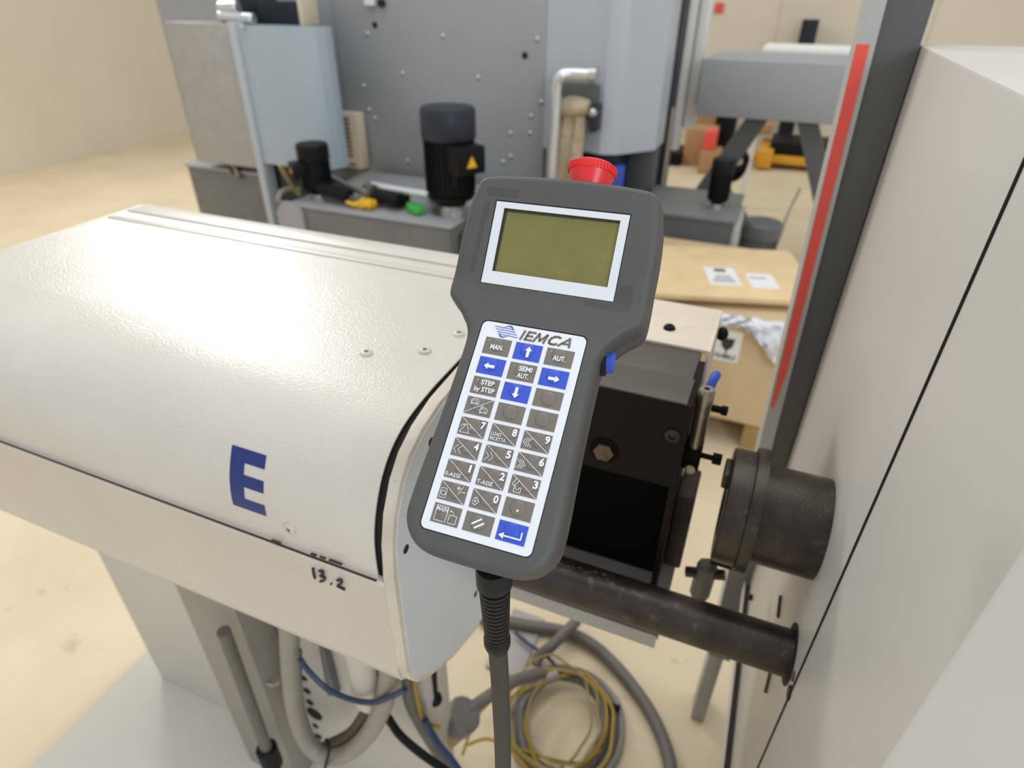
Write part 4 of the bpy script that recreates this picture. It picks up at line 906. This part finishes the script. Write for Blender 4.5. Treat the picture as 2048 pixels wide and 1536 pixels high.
        if k == '3':
            line(m, [(cx - .0070, cy - .0004), (cx - .0052, cy + .0034), (cx - .0032, cy + .0022), (cx - .0042, cy + .0010), (cx - .0052, cy - .0001), (cx - .0048, cy - .0014)], .00015); line(m, [(cx - .0070, cy - .0004), (cx - .0052, cy - .0012)], .00015)
            line(m, [(cx - .0054, cy - .0014), (cx - .0054, cy - .0044), (cx - .0014, cy - .0044), (cx - .0014, cy - .0016), (cx - .0026, cy - .0016)], .00015); line(m, arc(cx - .0036, cy - .0018, .0011, 180, 360, 6), .00015)
        if k == '0':
            line(m, [(cx - .0066, cy - .0004), (cx - .0052, cy + .0008), (cx - .0030, cy - .0016), (cx - .0052, cy - .0040), (cx - .0066, cy - .0028)], .00017); line(m, [(cx - .0074, cy - .0016), (cx - .0046, cy - .0016)], .00015); line(m, [(cx - .0056, cy - .0006), (cx - .0046, cy - .0016), (cx - .0056, cy - .0026)], .00015)
        if len(m.bm.faces): pbuild(m, 'key_print', 'ink_white', parent=key)
        else: m.bm.free()
# maker's name and mark on the label
m = MB()
def glyph(x0, segs, h=.0063, wd=.00072):
    for seg in segs: line(m, [(-.0076 + (x0 + .0076 + p[0] * h) * 1.10 + .30 * p[1] * h, .0212 + p[1] * h) for p in seg], wd, .00003)
glyph(-.0076, [[(.08, .05), (.08, .95)]]); glyph(-.0050, [[(.08, .08), (.08, .92)], [(.08, .08), (.66, .08)], [(.08, .5), (.58, .5)], [(.08, .92), (.68, .92)]])
glyph(.0003, [[(.05, .06), (.22, .9), (.56, .2), (.98, .9), (.98, .06)]]); glyph(.0086, [[(.86, .86), (.62, .93), (.34, .88), (.12, .68), (.06, .42), (.14, .18), (.34, .07), (.62, .08), (.82, .16)]])
glyph(.0152, [[(.0, .05), (.66, .92), (.98, .05)], [(.24, .32), (.88, .32)]], .0063, .00068)
pbuild(m, 'name_print', 'ink_grey', label='grey slanted lettering IEMCA')
m = MB()
for i in range(4): line(m, [(-.0252 + i * .0011, .0272 - i * .0016), (-.0122 + i * .0011, .0268 - i * .0016)], .00022, .00003)
for s0, (a0, a1) in ((1, (10, 165)), (-1, (190, 345))):
    O = []; I = []
    for i in range(13):
        t = i / 12; a = math.radians(a0 + (a1 - a0) * t); th = .0009 * math.sin(math.pi * t) if s0 else 0
        th = .0001 + .0009 * (math.sin(math.pi * t) ** 2) * (1.2 - t)
        for LST, k in ((O, 1), (I, -1)):
            x = (.0037 + k * th * .6) * math.cos(a); y = (.0040 + k * th * .6) * math.sin(a); LST.append((-.0172 + x + .35 * y, .0247 + y))
    for i in range(12): poly(m, [O[i], O[i + 1], I[i + 1], I[i]], .00004)
pbuild(m, 'logo_print', 'key_blue', label='blue logo of four bars and a swoosh')
# emergency stop mushroom on top
eb = bend(.0105, .127, -.019); ax = (bend(0, .13, 0) - bend(0, .12, 0)).normalized()
mh = MB()
es = pbuild(MB().lathe([(.009, -.004), (.009, .004)], eb, ax, 24), 'button_stem', 'rubber_black')
mb = MB().lathe([(.0105, .0015), (.0125, .0022), (.0150, .0115), (.0156, .0145), (.0150, .0170), (.0135, .0182), (.008, .0196), (0, .0200)], eb, ax, 40)
em = pbuild(mb, 'emergency_button', 'estop_red', label='red mushroom emergency stop button')
rb_ = MB(); q4 = Vector(ax).to_track_quat('Z', 'Y').to_matrix().to_4x4(); TT = Matrix.Translation(eb) @ q4
for i in range(44):
    rb_.box((.0148, -.00045, .0118), (.0160, .00045, .0166), 0, TT @ Matrix.Rotation(i * 2 * math.pi / 44, 4, 'Z'))
pbuild(rb_, 'grip_ribs', 'estop_red', parent=em)
# blue enabling button on the right flank
bb = bend(.0415, .0235, -.019)
pbuild(MB().lathe([(.0095, 0), (.0095, .0035), (.008, .0045)], bb, (1, .12, 0), 24), 'button_collar', 'rubber_black')
pbuild(MB().lathe([(.0072, .003), (.0072, .0075), (.006, .009), (0, .0095)], bb, (1, .12, 0), 24), 'enable_button', 'blue_plastic', label='blue enabling push button')
# strain relief and cable
inv = PM.inverted()
sr = bend(.0115, -.117, -.019); srW = PM @ sr
down = (inv.to_3x3() @ Vector((.028, -.0, -1))).normalized()
pbuild(MB().lathe([(.0098, -.006), (.0106, -.003), (.0106, .0085), (.0098, .0095)], sr, down, 28), 'gland_nut', 'rubber_black')
rib = []; Ls = .052
rib.append((.0092, .009))
for i in range(13):
    t0 = .011 + i * .0036; r0 = .0094 - .0016 * i / 12
    rib += [(r0 - .0010, t0), (r0 - .0010, t0 + .0008), (r0, t0 + .001), (r0, t0 + .0034)]
rib += [(.0085, .0585), (.0085, .064), (.0072, .069), (.0060, .069)]
pbuild(MB().lathe(rib, sr, down, 32, cap=False), 'strain_relief', 'rubber_black', ang=50)
e0 = PM @ (sr + down * .060); pts = [e0, e0 + Vector((.002, 0, -.05)), e0 + Vector((.004, 0, -.15)), e0 + Vector((.003, 0, -.30)), Vector((e0.x - .01, e0.y + .01, .75)), Vector((e0.x - .03, e0.y + .06, .55)), Vector((e0.x - .1, e0.y + .1, .40)), Vector((e0.x - .22, e0.y + .14, .45))]
pbuild(MB().tube([inv @ p for p in pts], .0062, 16, 8), 'cable', 'cable_grey')
# steel hanger strip behind the terminal, hooked on the end cap
hg = MB(); hp = [Vector((-.30, .63, 1.2420)), Vector((-.24, .62, 1.2450)), Vector((-.19, .58, 1.27)), Vector((-.15, .50, 1.33)), PM @ bend(-.02, .09, -TH - .001), PM @ bend(-.02, .07, -TH - .001)]
hp = [inv @ p for p in hp]
hg.tube(hp, .004, 8, 6); pbuild(hg, 'hanger_hook', 'steel')
